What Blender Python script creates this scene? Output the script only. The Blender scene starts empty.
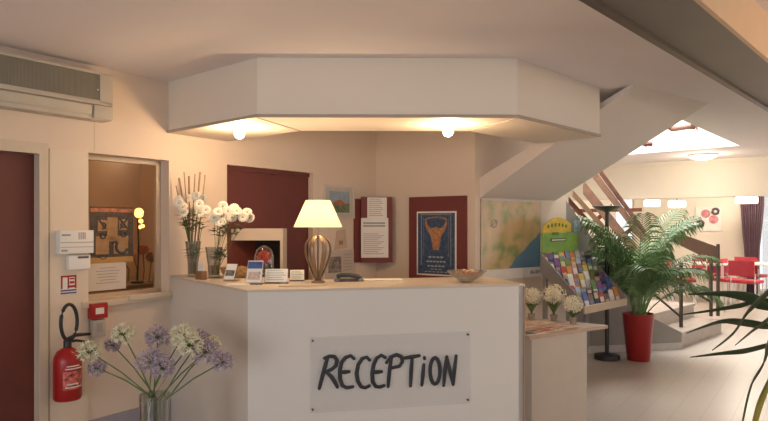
import bpy, bmesh, math, random
from mathutils import Vector, Matrix
from math import pi, sin, cos, atan2, radians
R = random.Random(7)
C = bpy.context.scene.collection
H = 1.5; F = 620.0; HY = 225.0           # eye height, focal length and horizon line of the photograph

# ------------------------------------------------------------------ measuring helpers
def P(px, py, Y):
    return Vector(((px-384)/F*Y, Y, H+(HY-py)*Y/F))
def on_z(px, py, z):                      # point seen at px,py lying at height z
    Y = (H-z)*F/(py-HY); return Vector(((px-384)/F*Y, Y, z))
class Wall:
    def __init__(s, p0, d):
        s.p = Vector(p0); s.d = Vector(d).normalized(); s.rz = atan2(s.d.y, s.d.x)
        s.n = Vector((s.d.y, -s.d.x))     # out of the wall, to the room
    def hit(s, px):
        k = (px-384)/F
        t = (k*s.p.y-s.p.x)/(s.d.x-k*s.d.y)
        return t
    def sh(s, out): return Wall(s.p+s.n*out, s.d)
    def at(s, t, out=0.0):
        return s.p+s.d*t+s.n*out
    def pt(s, px, py, out=0.0):
        t = s.hit(px); q = s.at(t); z = H+(HY-py)*q.y/F
        q = s.at(t, out); return Vector((q.x, q.y, z))
    def rect(s, x0, x1, y0, y1):          # width, z0, z1, centre t ; y at the left edge / pairs for both edges
        t0, t1 = s.hit(x0), s.hit(x1)
        ya = y0 if isinstance(y0, tuple) else (y0, y0); yb = y1 if isinstance(y1, tuple) else (y1, y1)
        Y0, Y1 = s.at(t0).y, s.at(t1).y
        zt = ((H+(HY-ya[0])*Y0/F)+(H+(HY-ya[1])*Y1/F))/2
        zb = ((H+(HY-yb[0])*Y0/F)+(H+(HY-yb[1])*Y1/F))/2
        return t0, t1, zb, zt
W1 = Wall((-2.30, 3.71), (.582, .813))
W2 = Wall((-.088, 6.80), (.813, -.582))
W3 = Wall((.895, 6.10), (.79, .61))
UB = Vector((.582, .813)); NB = Vector((.813, -.582))
def ab(a, b): return UB*a+NB*b
BH = Wall(ab(11.4, -4), NB)               # bulkhead before the dining room
WF = Wall(ab(15.5, -6), NB)               # far wall of the dining room

# ------------------------------------------------------------------ materials
MATS = {}
def mat(name, col, rough=.6, metal=0, var=.06, scale=8, bump=.0, emit=None, es=0, trans=0, alpha=1, coat=0, spec=None, ior=None):
    if name in MATS: return MATS[name]
    m = bpy.data.materials.new(name); m.use_nodes = True; nt = m.node_tree; N = nt.nodes; b = N['Principled BSDF']
    tc = N.new('ShaderNodeTexCoord'); no = N.new('ShaderNodeTexNoise'); no.inputs['Scale'].default_value = scale; no.inputs['Detail'].default_value = 4
    nt.links.new(tc.outputs['Object'], no.inputs['Vector'])
    cr = N.new('ShaderNodeValToRGB')
    cr.color_ramp.elements[0].position = .3; cr.color_ramp.elements[1].position = .7
    cr.color_ramp.elements[0].color = [max(0, c*(1-var)) for c in col]+[1]
    cr.color_ramp.elements[1].color = [min(1, c*(1+var)) for c in col]+[1]
    nt.links.new(no.outputs['Fac'], cr.inputs['Fac']); nt.links.new(cr.outputs['Color'], b.inputs['Base Color'])
    b.inputs['Roughness'].default_value = rough; b.inputs['Metallic'].default_value = metal
    if trans: b.inputs['Transmission Weight'].default_value = trans
    if ior: b.inputs['IOR'].default_value = ior
    if coat: b.inputs['Coat Weight'].default_value = coat
    if alpha < 1: b.inputs['Alpha'].default_value = alpha
    if spec is not None: b.inputs['Specular IOR Level'].default_value = spec
    if emit: b.inputs['Emission Color'].default_value = list(emit)+[1]; b.inputs['Emission Strength'].default_value = es
    if bump:
        bp = N.new('ShaderNodeBump'); bp.inputs['Strength'].default_value = bump; bp.inputs['Distance'].default_value = .01
        nt.links.new(no.outputs['Fac'], bp.inputs['Height']); nt.links.new(bp.outputs['Normal'], b.inputs['Normal'])
    MATS[name] = m; return m
def glass(name, col=(1, 1, 1), refl=.08, tint=.92, rough=.02, top=.8):
    if name in MATS: return MATS[name]
    m = bpy.data.materials.new(name); m.use_nodes = True; nt = m.node_tree; N = nt.nodes; N.clear()
    o = N.new('ShaderNodeOutputMaterial'); mx = N.new('ShaderNodeMixShader'); t = N.new('ShaderNodeBsdfTransparent'); g = N.new('ShaderNodeBsdfGlossy')
    lw = N.new('ShaderNodeLayerWeight'); lw.inputs['Blend'].default_value = .35
    mr = N.new('ShaderNodeMapRange'); mr.inputs['To Min'].default_value = refl; mr.inputs['To Max'].default_value = top
    t.inputs['Color'].default_value = [c*tint for c in col]+[1]; g.inputs['Roughness'].default_value = rough
    nt.links.new(lw.outputs['Facing'], mr.inputs['Value']); nt.links.new(mr.outputs['Result'], mx.inputs['Fac'])
    nt.links.new(t.outputs[0], mx.inputs[1]); nt.links.new(g.outputs[0], mx.inputs[2]); nt.links.new(mx.outputs[0], o.inputs['Surface'])
    MATS[name] = m; return m
PEACH = mat('wall_paint', (.73, .605, .485), .7, var=.015, scale=2, bump=.03)
CREAM = mat('cream_paint', (.82, .75, .63), .7, var=.015, scale=2)
CEIL = mat('ceiling_paint', (.78, .73, .73), .8, var=.02, scale=1.2)
STAIRP = mat('stair_plaster', (.76, .68, .62), .8, var=.02, scale=1.5)
SOFF = mat('soffit_board', (.76, .69, .59), .7, var=.015, scale=2)
COUNT = mat('counter_laminate', (.68, .66, .62), .45, var=.01, scale=2)
CTOP = mat('counter_top_laminate', (.58, .51, .43), .35, var=.05, scale=6)
FRAMEP = mat('frame_paint', (.64, .54, .41), .5, var=.02)
BURG = mat('burgundy_paint', (.125, .024, .015), .5, var=.06)
BURGL = mat('burgundy_board', (.17, .035, .03), .6, var=.06)
GREYSK = mat('grey_skirting', (.33, .32, .36), .5)
WHITE = mat('white_plastic', (.78, .76, .72), .4, var=.01)
PAPER = mat('paper', (.82, .78, .72), .7, var=.02)
INK = mat('ink', (.08, .08, .09), .6)
GREYINK = mat('grey_ink', (.35, .33, .33), .7)
BLACK = mat('black_metal', (.02, .02, .02), .4)
RED = mat("red_enamel", (.36, .012, .012), .3, var=.04)
REDP = mat('red_pot', (.30, .015, .015), .35, var=.05)
GREEN = mat('stem_green', (.10, .16, .05), .6, var=.2, scale=20)
LEAFM = mat('palm_leaf', (.15, .26, .10), .35, var=.35, scale=12)
LEAFD = mat('strap_leaf', (.035, .065, .025), .35, var=.3, scale=6)
LEAFY = mat('yellow_leaf', (.35, .33, .06), .45, var=.2, scale=6)
SOIL = mat('soil', (.06, .04, .025), .9, var=.4, scale=40, bump=.5)
WOODR = mat('red_brown_wood', (.16, .05, .025), .4, var=.25, scale=14)
WOODL = mat('light_wood', (.36, .20, .11), .4, var=.15, scale=14)
TRAV = mat('stair_stone', (.36, .29, .24), .35, var=.12, scale=9)
STRING = mat('grey_stair_wall', (.28, .25, .22), .7, var=.05)
BRASS = mat('brushed_metal_bronze', (.26, .185, .125), .35, metal=.6, var=.08)
BEAMD = mat('beam_underside_shaded', (.17, .155, .13), .5, var=.05, scale=3)  # shade under the beam is put into this darker colour
BEAMS = mat('beam_side_warm_lit', (.66, .47, .30), .6, var=.03)  # warm lamplight on the beam's side is put into this colour
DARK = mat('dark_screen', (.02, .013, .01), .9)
GL = glass('clear_glass'); GLT = glass('thin_glass', refl=.03, tint=.97)
GLV = glass('vase_glass', col=(.95, .97, .96), refl=.10, tint=.93)
ACR = glass('acrylic', col=(.97, .98, 1), refl=.10, tint=.9)

def floor_mat():
    m = mat('floor_tile', (.60, .53, .46), .28, var=.05, scale=1.5)
    nt = m.node_tree; N = nt.nodes; b = N['Principled BSDF']
    tc = N.new('ShaderNodeTexCoord'); mp = N.new('ShaderNodeMapping'); mp.inputs['Rotation'].default_value = (0, 0, -.95)
    br = N.new('ShaderNodeTexBrick'); br.inputs['Scale'].default_value = 1.0; br.inputs['Brick Width'].default_value = 1.2; br.inputs['Row Height'].default_value = .2
    br.inputs['Mortar Size'].default_value = .003; br.inputs['Color1'].default_value = (.46, .405, .35, 1); br.inputs['Color2'].default_value = (.46, .405, .35, 1); br.inputs['Mortar'].default_value = (.37, .32, .28, 1)
    nt.links.new(tc.outputs['Object'], mp.inputs['Vector']); nt.links.new(mp.outputs['Vector'], br.inputs['Vector'])
    nt.links.new(br.outputs['Color'], b.inputs['Base Color'])
    n2 = N.new('ShaderNodeTexNoise'); n2.inputs['Scale'].default_value = 3; mr = N.new('ShaderNodeMapRange'); mr.inputs['To Min'].default_value = .25; mr.inputs['To Max'].default_value = .5
    nt.links.new(n2.outputs['Fac'], mr.inputs['Value']); nt.links.new(mr.outputs['Result'], b.inputs['Roughness'])
    return m
FLOOR = floor_mat()

# ------------------------------------------------------------------ mesh building
class MB:
    def __init__(s): s.bm = bmesh.new(); s.mi = 0
    def box(s, c, size, rz=0, M=None, bev=0):
        mm = Matrix.Translation(Vector(c)) @ (M if M is not None else Matrix.Rotation(rz, 4, 'Z')) @ Matrix.Diagonal((size[0], size[1], size[2], 1))
        r = bmesh.ops.create_cube(s.bm, size=1, matrix=mm)
        if bev:
            es = list({e for v in r['verts'] for e in v.link_edges})
            bmesh.ops.bevel(s.bm, geom=es, offset=bev, segments=2, profile=.6, affect='EDGES')
        return s
    def prism(s, pts, d):                  # pts: planar polygon, d: extrusion vector
        d = Vector(d); a = [s.bm.verts.new(Vector(p)) for p in pts]; b = [s.bm.verts.new(Vector(p)+d) for p in pts]
        n = len(a); s.bm.faces.new(a[::-1]); s.bm.faces.new(b)
        for i in range(n): s.bm.faces.new((a[i], a[(i+1) % n], b[(i+1) % n], b[i]))
        return s
    def plan(s, xy, z0, z1):               # vertical prism over a plan polygon
        return s.prism([(p[0], p[1], z0) for p in xy], (0, 0, z1-z0))
    def quad(s, a, b, c, d):
        s.bm.faces.new([s.bm.verts.new(Vector(q)) for q in (a, b, c, d)]); return s
    def poly(s, pts):
        s.bm.faces.new([s.bm.verts.new(Vector(q)) for q in pts]); return s
    def lathe(s, prof, c=(0, 0, 0), n=24, cap=True, sx=1, sy=1):
        c = Vector(c); rings = []
        for r, z in prof:
            rings.append([s.bm.verts.new(c+Vector((r*cos(2*pi*i/n)*sx, r*sin(2*pi*i/n)*sy, z))) for i in range(n)])
        for a, b in zip(rings, rings[1:]):
            for i in range(n): s.bm.faces.new((a[i], a[(i+1) % n], b[(i+1) % n], b[i]))
        if cap:
            s.bm.faces.new(rings[0][::-1]); s.bm.faces.new(rings[-1])
        return s
    def tube(s, pts, r, n=8, flat=1.0, axis=None):
        pts = [Vector(p) for p in pts]; rr = r if isinstance(r, (list, tuple)) else [r]*len(pts); rings = []
        up = Vector((0, 0, 1)) if axis is None else Vector(axis)
        for i, p in enumerate(pts):
            t = (pts[min(i+1, len(pts)-1)]-pts[max(i-1, 0)]).normalized()
            if axis is not None:
                e2 = up.normalized(); e1 = t.cross(e2).normalized()
            else:
                q = up if abs(t.dot(up)) < .95 else Vector((1, 0, 0))
                e1 = t.cross(q).normalized(); e2 = e1.cross(t).normalized()
            rings.append([s.bm.verts.new(p+e1*cos(2*pi*k/n)*rr[i]+e2*sin(2*pi*k/n)*rr[i]*flat) for k in range(n)])
        for a, b in zip(rings, rings[1:]):
            for k in range(n): s.bm.faces.new((a[k], a[(k+1) % n], b[(k+1) % n], b[k]))
        s.bm.faces.new(rings[0][::-1]); s.bm.faces.new(rings[-1]); return s
    def ball(s, c, r, sub=2, sc=(1, 1, 1)):
        bmesh.ops.create_icosphere(s.bm, subdivisions=sub, radius=r, matrix=Matrix.Translation(Vector(c)) @ Matrix.Diagonal((sc[0], sc[1], sc[2], 1))); return s
    def blade(s, pts, ws, side=None, fold=.0, thick=.0):
        """leaf: a strip along pts with widths ws, folded along its rib"""
        pts = [Vector(p) for p in pts]; rows = []
        for i, p in enumerate(pts):
            t = (pts[min(i+1, len(pts)-1)]-pts[max(i-1, 0)]).normalized()
            sd = side if side is not None else t.cross(Vector((0, 0, 1)))
            sd = Vector(sd)
            if sd.length < 1e-4: sd = Vector((1, 0, 0))
            sd = (sd-t*sd.dot(t)).normalized(); nn = sd.cross(t).normalized()
            rows.append([s.bm.verts.new(p-sd*ws[i]+nn*fold*ws[i]), s.bm.verts.new(p), s.bm.verts.new(p+sd*ws[i]+nn*fold*ws[i])])
        for a, b in zip(rows, rows[1:]):
            s.bm.faces.new((a[0], a[1], b[1], b[0])); s.bm.faces.new((a[1], a[2], b[2], b[1]))
        return s
    def build(s, name, m, parent=None, smooth=False, origin=None, sol=0):
        bmesh.ops.recalc_face_normals(s.bm, faces=s.bm.faces)
        me = bpy.data.meshes.new(name)
        if origin is not None: bmesh.ops.translate(s.bm, verts=s.bm.verts, vec=-Vector(origin))
        if smooth:
            for f in s.bm.faces: f.smooth = True
            for e in s.bm.edges:
                if len(e.link_faces) == 2 and e.calc_face_angle(0) > .7: e.smooth = False
        s.bm.to_mesh(me); s.bm.free(); o = bpy.data.objects.new(name, me); C.objects.link(o); me.materials.append(m)
        if origin is not None: o.location = origin
        if parent is not None: o.parent = parent
        if sol:
            md = o.modifiers.new('solid', 'SOLIDIFY'); md.thickness = sol
        return o
def tag(o, label, cat, group=None):
    o['label'] = label; o['category'] = cat
    if group: o['group'] = group
    return o
def thing(name, label, cat, loc, rz=0, group=None):
    o = bpy.data.objects.new(name, None); C.objects.link(o); o.empty_display_size = .1
    o.location = loc; o.rotation_euler = (0, 0, rz); return tag(o, label, cat, group)
def struct(o): o['kind'] = 'structure'; return o
def solo(mb, name, m, label, cat, loc, rz=0, group=None, smooth=False):   # a thing that is one mesh, built in local coordinates
    o = mb.build(name, m, smooth=smooth); o.location = loc; o.rotation_euler = (0, 0, rz); return tag(o, label, cat, group)
def copy_tree(o, parent=None):
    c = o.copy(); C.objects.link(c)
    if parent is not None: c.parent = parent
    for ch in [x for x in list(o.children)]: copy_tree(ch, c)
    return c
def arc(a, b, lift, n=8):
    a, b = Vector(a), Vector(b); return [a.lerp(b, i/n)+Vector((0, 0, lift*sin(pi*i/n))) for i in range(n+1)]
def lab(o, l): o['label'] = l; return o

ZC = 2.575
# ------------------------------------------------------------------ floor, ceiling
struct(MB().plan([ab(-4, -9.5), ab(17, -9.5), ab(17, 6), ab(-4, 6)], -.1, 0).build('floor', FLOOR))
hole = [Vector((2.85, 6.12)), Vector((4.82, 8.4)), Vector((2.9, 10.26)), Vector((.93, 7.98))]
def ceiling():
    outer = [ab(-4, -9.5), ab(17, -9.5), ab(17, 6), ab(-4, 6)]     # left-near, left-far, right-far, right-near
    inner = [hole[3], hole[2], hole[1], hole[0]]
    m = MB()
    for i in range(4):
        j = (i+1) % 4; m.plan([outer[i], outer[j], inner[j], inner[i]], ZC, ZC+.1)
    return m.build('ceiling', CEIL)
struct(ceiling())
SHW = mat('shaft_paint', (.9, .9, .88), .8, var=.01)
for i in range(4):                                                  # walls of the light shaft over the stairs
    a, b = hole[i], hole[(i+1) % 4]; d = (b-a).normalized(); n = Vector((d.y, -d.x))
    struct(MB().plan([a, b, b+n*.1, a+n*.1], ZC+.1, ZC+1.5).build('wall_shaft_'+['right', 'far', 'left', 'near'][i], SHW))
cen = (hole[0]+hole[2])/2
w = MB(); 
for k in range(5):
    p, q = hole[0].lerp(hole[1], k/4), hole[3].lerp(hole[2], k/4); w.tube([(p.x, p.y, ZC+1.45), (q.x, q.y, ZC+1.45)], .02, 6)
wf = struct(w.build('window_roof', WHITE))
MB().plan([hole[0], hole[1], hole[2], hole[3]], ZC+1.5, ZC+1.51).build('pane', GLT, wf)

# ------------------------------------------------------------------ walls
def wall(name, W, t0, t1, z0, z1, thick=.12, holes=(), m=PEACH):
    mb = MB()
    def seg(a, b, c, d):
        if b-a < 1e-3 or d-c < 1e-3: return
        p, q = W.at(a), W.at(b); mb.plan([p, q, q-W.n*thick, p-W.n*thick], c, d)
    cur = t0
    for (a, b, c, d) in sorted(holes):
        seg(cur, a, z0, z1); seg(a, b, z0, c); seg(a, b, d, z1); cur = b
    seg(cur, t1, z0, z1); return struct(mb.build(name, m))
wt0, wt1, wz0, wz1 = W1.rect(87.5, 169, (153, 160), (301, 293))
dt0 = W1.hit(-60); dt1 = W1.hit(38); dz = H+(HY-154)*W1.at(dt1).y/F
et0, et1, ez0, ez1 = W1.rect(227, 313, (165, 174), (421, 421)); ez1 = 2.0
wall('wall_left', W1, -7.5, 5.48+.0-3.71/.813+1.1-.0 if False else 3.80, 0, ZC, .14, [(dt0, dt1, 0, dz), (wt0, wt1, wz0, wz1), (et0, et1, 0, ez1)])
W1L = W1.hit(376)
s475 = W2.hit(475)
wall('wall_back', W2, -.14, s475, 0, ZC, .12)
wall('wall_right_of_desk', W3, 0, W3.hit(566), 0, ZC, .10, m=PEACH)
# string wall that follows the stairs down
ta, tb = W3.hit(566), 1.92
def wpt(W, t, z, out=0): q = W.at(t, out); return Vector((q.x, q.y, z))
zr = lambda t: max(.30, 1.78-(t-ta)*.86)
mb = MB(); mb.prism([wpt(W3, ta, 0), wpt(W3, tb, 0), wpt(W3, tb, zr(tb)), wpt(W3, ta, 1.78)], (-W3.n*.1).to_3d()); struct(mb.build('wall_stair_side', STRING))
W5 = Wall(W3.at(tb), Vector((3.60, 7.50))-W3.at(tb))
L5 = (Vector((3.60, 7.50))-W3.at(tb)).length
mb = MB(); mb.prism([wpt(W5, 0, 0), wpt(W5, L5, 0), wpt(W5, L5, .20), wpt(W5, L5-.42, .40), wpt(W5, 0, zr(tb))], (-W5.n*.1).to_3d()); struct(mb.build('wall_stair_front', STRING))
struct(MB().plan([W3.at(.05, .0), W3.at(tb, 0), W3.at(tb, .015), W3.at(.05, .015)], 0, .08).build('baseboard_stair_side', mat('pale_skirting', (.5, .46, .42), .5)))
struct(MB().plan([W5.at(0, .0), W5.at(L5, 0), W5.at(L5, .015), W5.at(0, .015)], 0, .08).build('baseboard_stair_front', MATS['pale_skirting']))
wall('wall_behind_stairs', Wall(ab(5.6, -4.17), UB), 0, 9.9, 0, ZC, .1, m=CREAM)
wall('wall_near', Wall(ab(-3.5, 5), -NB), 0, 14, 0, ZC, .1, [(1.2, 4.2, .5, 2.3), (5.0, 8.0, .5, 2.3)])
RW = Wall(ab(16, 4.5), -UB)
wall('wall_right', RW, 0, 20, 0, ZC, .1, [(.8, 3.8, .3, 2.3), (5, 8, .6, 2.3), (9, 12, .6, 2.3), (13, 16, .6, 2.3)])
fw0, fw1 = WF.hit(757), WF.hit(757)+2.6
gw0, gw1 = WF.hit(566), WF.hit(634)
wall('wall_far', WF, 0, 11.5, 0, ZC, .1, [(gw0, gw1, .95, 2.2), (fw0, fw1, .05, 2.2)], m=CREAM)
def win(i, W, a, b, c, d, mull=1):
    fr = MB(); z = (c+d)/2
    for t in [a+.03+(b-a-.06)*k/(mull+1) for k in range(mull+2)]:
        p = W.at(t, -.05); fr.box((p.x, p.y, z), (.05, .05, d-c), W.rz)
    for zz in (c+.025, d-.025):
        p = W.at((a+b)/2, -.05); fr.box((p.x, p.y, zz), (b-a, .05, .05), W.rz)
    f = struct(fr.build('window_%d' % i, WHITE)); p = W.at((a+b)/2, -.05)
    MB().box((p.x, p.y, z), (b-a-.04, .006, d-c-.04), W.rz).build('pane', GLT, f)
win(2, WF, gw0, gw1, .95, 2.2, 2); win(3, WF, fw0, fw1, .05, 2.2, 1)
for k, (a, b, c) in enumerate([(.8, 3.8, .3), (5, 8, .6), (9, 12, .6), (13, 16, .6)]): win(4+k, RW, a, b, c, 2.3, 2)
WN = Wall(ab(-3.5, 5), -NB); win(8, WN, 1.2, 4.2, .5, 2.3, 2); win(9, WN, 5, 8, .5, 2.3, 2)  # unseen windows added behind the viewpoint to let in fill light
# bulkhead between lobby and dining room
wall('trim_bulkhead', BH, -1.5, 8.4, 1.96, ZC, .25, m=CREAM)
p0, p1 = BH.at(-1.5, .0), BH.at(8.4, 0)
struct(MB().plan([p0, p1, BH.at(8.4, .03), BH.at(-1.5, .03)], ZC-.05, ZC).build('trim_cornice', CREAM))

# left wall trims, door, office window
def wbox(mb, W, t0, t1, z0, z1, out, dep, bev=0):                   # a box lying on a wall: front face at distance out, depth dep
    q = W.at((t0+t1)/2, out-dep/2); mb.box((q.x, q.y, (z0+z1)/2), (t1-t0, dep, z1-z0), W.rz, bev=bev); return mb
d1 = struct(wbox(MB(), W1, dt0, dt1, 0, dz, -.05, .045).build('door_1', BURG))
t47 = W1.hit(47)
mb = MB(); wbox(mb, W1, dt1, t47, 0, dz+.07, .02, .06); wbox(mb, W1, dt0, dt1, dz, dz+.07, .02, .06)
struct(mb.build('trim_door_frame', FRAMEP))
h = MB(); q = W1.at(dt0+.08, 0); h.tube([(q.x, q.y, 1.02), tuple(W1.at(dt0+.08, .04))+(1.02,), tuple(W1.at(dt0+.2, .04))+(1.02,)], .01); h.build('door_handle', BRASS, d1)
d2 = struct(wbox(MB(), W1, et0, et1, 0, ez1, -.06, .045).build('door_2', BURG))
mb = MB(); wbox(mb, W1, et0, et1, ez1-.04, ez1-.001, -.045, .02); struct(mb.build('trim_door_head', BURG))
mb = MB(); wbox(mb, W1, W1.hit(87.5), W1.hit(168), 0, .19, .018, .02); wbox(mb, W1, t47, W1.hit(87.5), 0, .19, .018, .02)
struct(mb.build('baseboard_left', GREYSK))
mb = MB(); wbox(mb, W1, t47+.01, wt0-.0, .19, 1.985, .012, .012); struct(mb.build('trim_board_left', mat('pale_board', (.74, .63, .50), .6, var=.01)))
mb = MB(); ts = W1.hit(94); wbox(mb, W1, ts, ts+.006, 2.0, 2.22, .002, .003); struct(mb.build('trim_joint', FRAMEP))
mb = MB()
for (a, b, c, d) in ((wt0, wt0+.03, wz0, wz1), (wt1-.04, wt1, wz0, wz1), (wt0, wt1, wz0, wz0+.03), (wt0, wt1, wz1-.035, wz1)):
    wbox(mb, W1, a, b, c, d, -.10, .035)
w1 = struct(mb.build('window_1', mat('window_frame_tan', (.52, .42, .31), .5)))
wbox(MB(), W1, wt0+.02, wt1-.03, wz0+.02, wz1-.02, -.115, .006).build('pane', glass('office_glass', col=(1, .95, .9), refl=.004, tint=.95, top=.02, rough=.25), w1)
mb = MB(); wbox(mb, W1, wt0-.05, wt1+.03, wz0-.045, wz0, .03, .05, .004); wbox(mb, W1, wt1-.35, wt1+.0, wz0-.02, wz0+.012, .045, .06, .003)
mb.build('window_sill', FRAMEP, w1)
# office room behind the window
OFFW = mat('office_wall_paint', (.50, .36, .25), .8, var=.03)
OB = Wall(W1.at(-.8, -2.2), W1.d)
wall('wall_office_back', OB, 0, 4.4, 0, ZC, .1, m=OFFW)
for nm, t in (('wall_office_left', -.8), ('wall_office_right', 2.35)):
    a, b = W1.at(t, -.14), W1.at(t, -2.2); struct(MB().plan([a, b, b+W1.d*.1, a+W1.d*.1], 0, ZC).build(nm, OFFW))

# ------------------------------------------------------------------ soffit over the desk
O = [Vector((-1.72, 4.75)), Vector((-.813, 3.98)), Vector((.86, 4.0)), Vector((1.69, 4.86))]
O[0] = O[1]+(Vector((-1.62, 4.66))-O[1])*1.0
def offset(pts, d):
    ln = []
    for a, b in zip(pts, pts[1:]):
        t = (b-a).normalized(); n = Vector((-t.y, t.x)); ln.append((a+n*d, t))
    out = [ln[0][0]]
    for (p, t), (q, s) in zip(ln, ln[1:]):
        det = t.x*(-s.y)+s.x*t.y; k = ((q.x-p.x)*(-s.y)+s.x*(q.y-p.y))/det; out.append(p+t*k)
    out.append(ln[-1][0]+(pts[-1]-pts[-2])); return out
I = offset(O, .56)
I[0] = I[1]+(O[0]-O[1]).normalized()*1.3
tt = [W1.hit(384+F*v.x/v.y) for v in (I[0],)]
# end of the inner edge on the left wall
def cut(p, d, W):                       # point where line p + s d meets the wall
    den = d.dot(W.n); s = (W.p-p).dot(W.n)/den; return p+d*s
dl = (O[0]-O[1]).normalized()
O[0] = cut(O[1], dl, W1); I[0] = cut(I[1], dl, W1)
ZS = 2.19
mb = MB()
for i in range(3): mb.plan([O[i], O[i+1], I[i+1], I[i]], ZS, ZC)
struct(mb.build('trim_desk_soffit', SOFF))
Ib = offset([I[0], I[1], I[2], I[3]], .02)
LS = offset(O, -.012)
mb = MB(); LS[0] = cut(LS[1], dl, W1)
for i in range(3): mb.plan([LS[i], LS[i+1], O[i+1], O[i]], ZS, ZS+.02)
struct(mb.build('trim_soffit_lip', mat('soffit_edge', (.42, .34, .27), .5)))
mb = MB()                                # mitre joints in the underside
for i in (1, 2): mb.tube([O[i].to_3d()+Vector((0, 0, ZS)), I[i].to_3d()+Vector((0, 0, ZS))], .005, 6)
struct(mb.build('trim_soffit_joint', MATS['soffit_edge']))

# ------------------------------------------------------------------ beam upper right
q = lambda px, py: P(px, py, (2.35-H)*F/(HY-py)).xy
A, B = q(585, 0), q(768, 110); A2, B2 = q(693, 0), q(768, 57)
bd = (B-A).normalized(); bd2 = (B2-A2).normalized()
a0, b0 = A-bd*4.5, B+bd*4.6; c0, e0 = A2-bd*4.5, A2+bd*8.6
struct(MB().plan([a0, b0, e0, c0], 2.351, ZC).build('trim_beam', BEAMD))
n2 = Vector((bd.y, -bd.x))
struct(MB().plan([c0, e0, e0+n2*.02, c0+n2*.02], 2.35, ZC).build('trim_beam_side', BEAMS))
struct(MB().plan([a0, b0, b0+n2*.035, a0+n2*.035], 2.335, 2.351).build('trim_beam_edge', mat('dark_trim', (.10, .075, .055), .4)))

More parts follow.
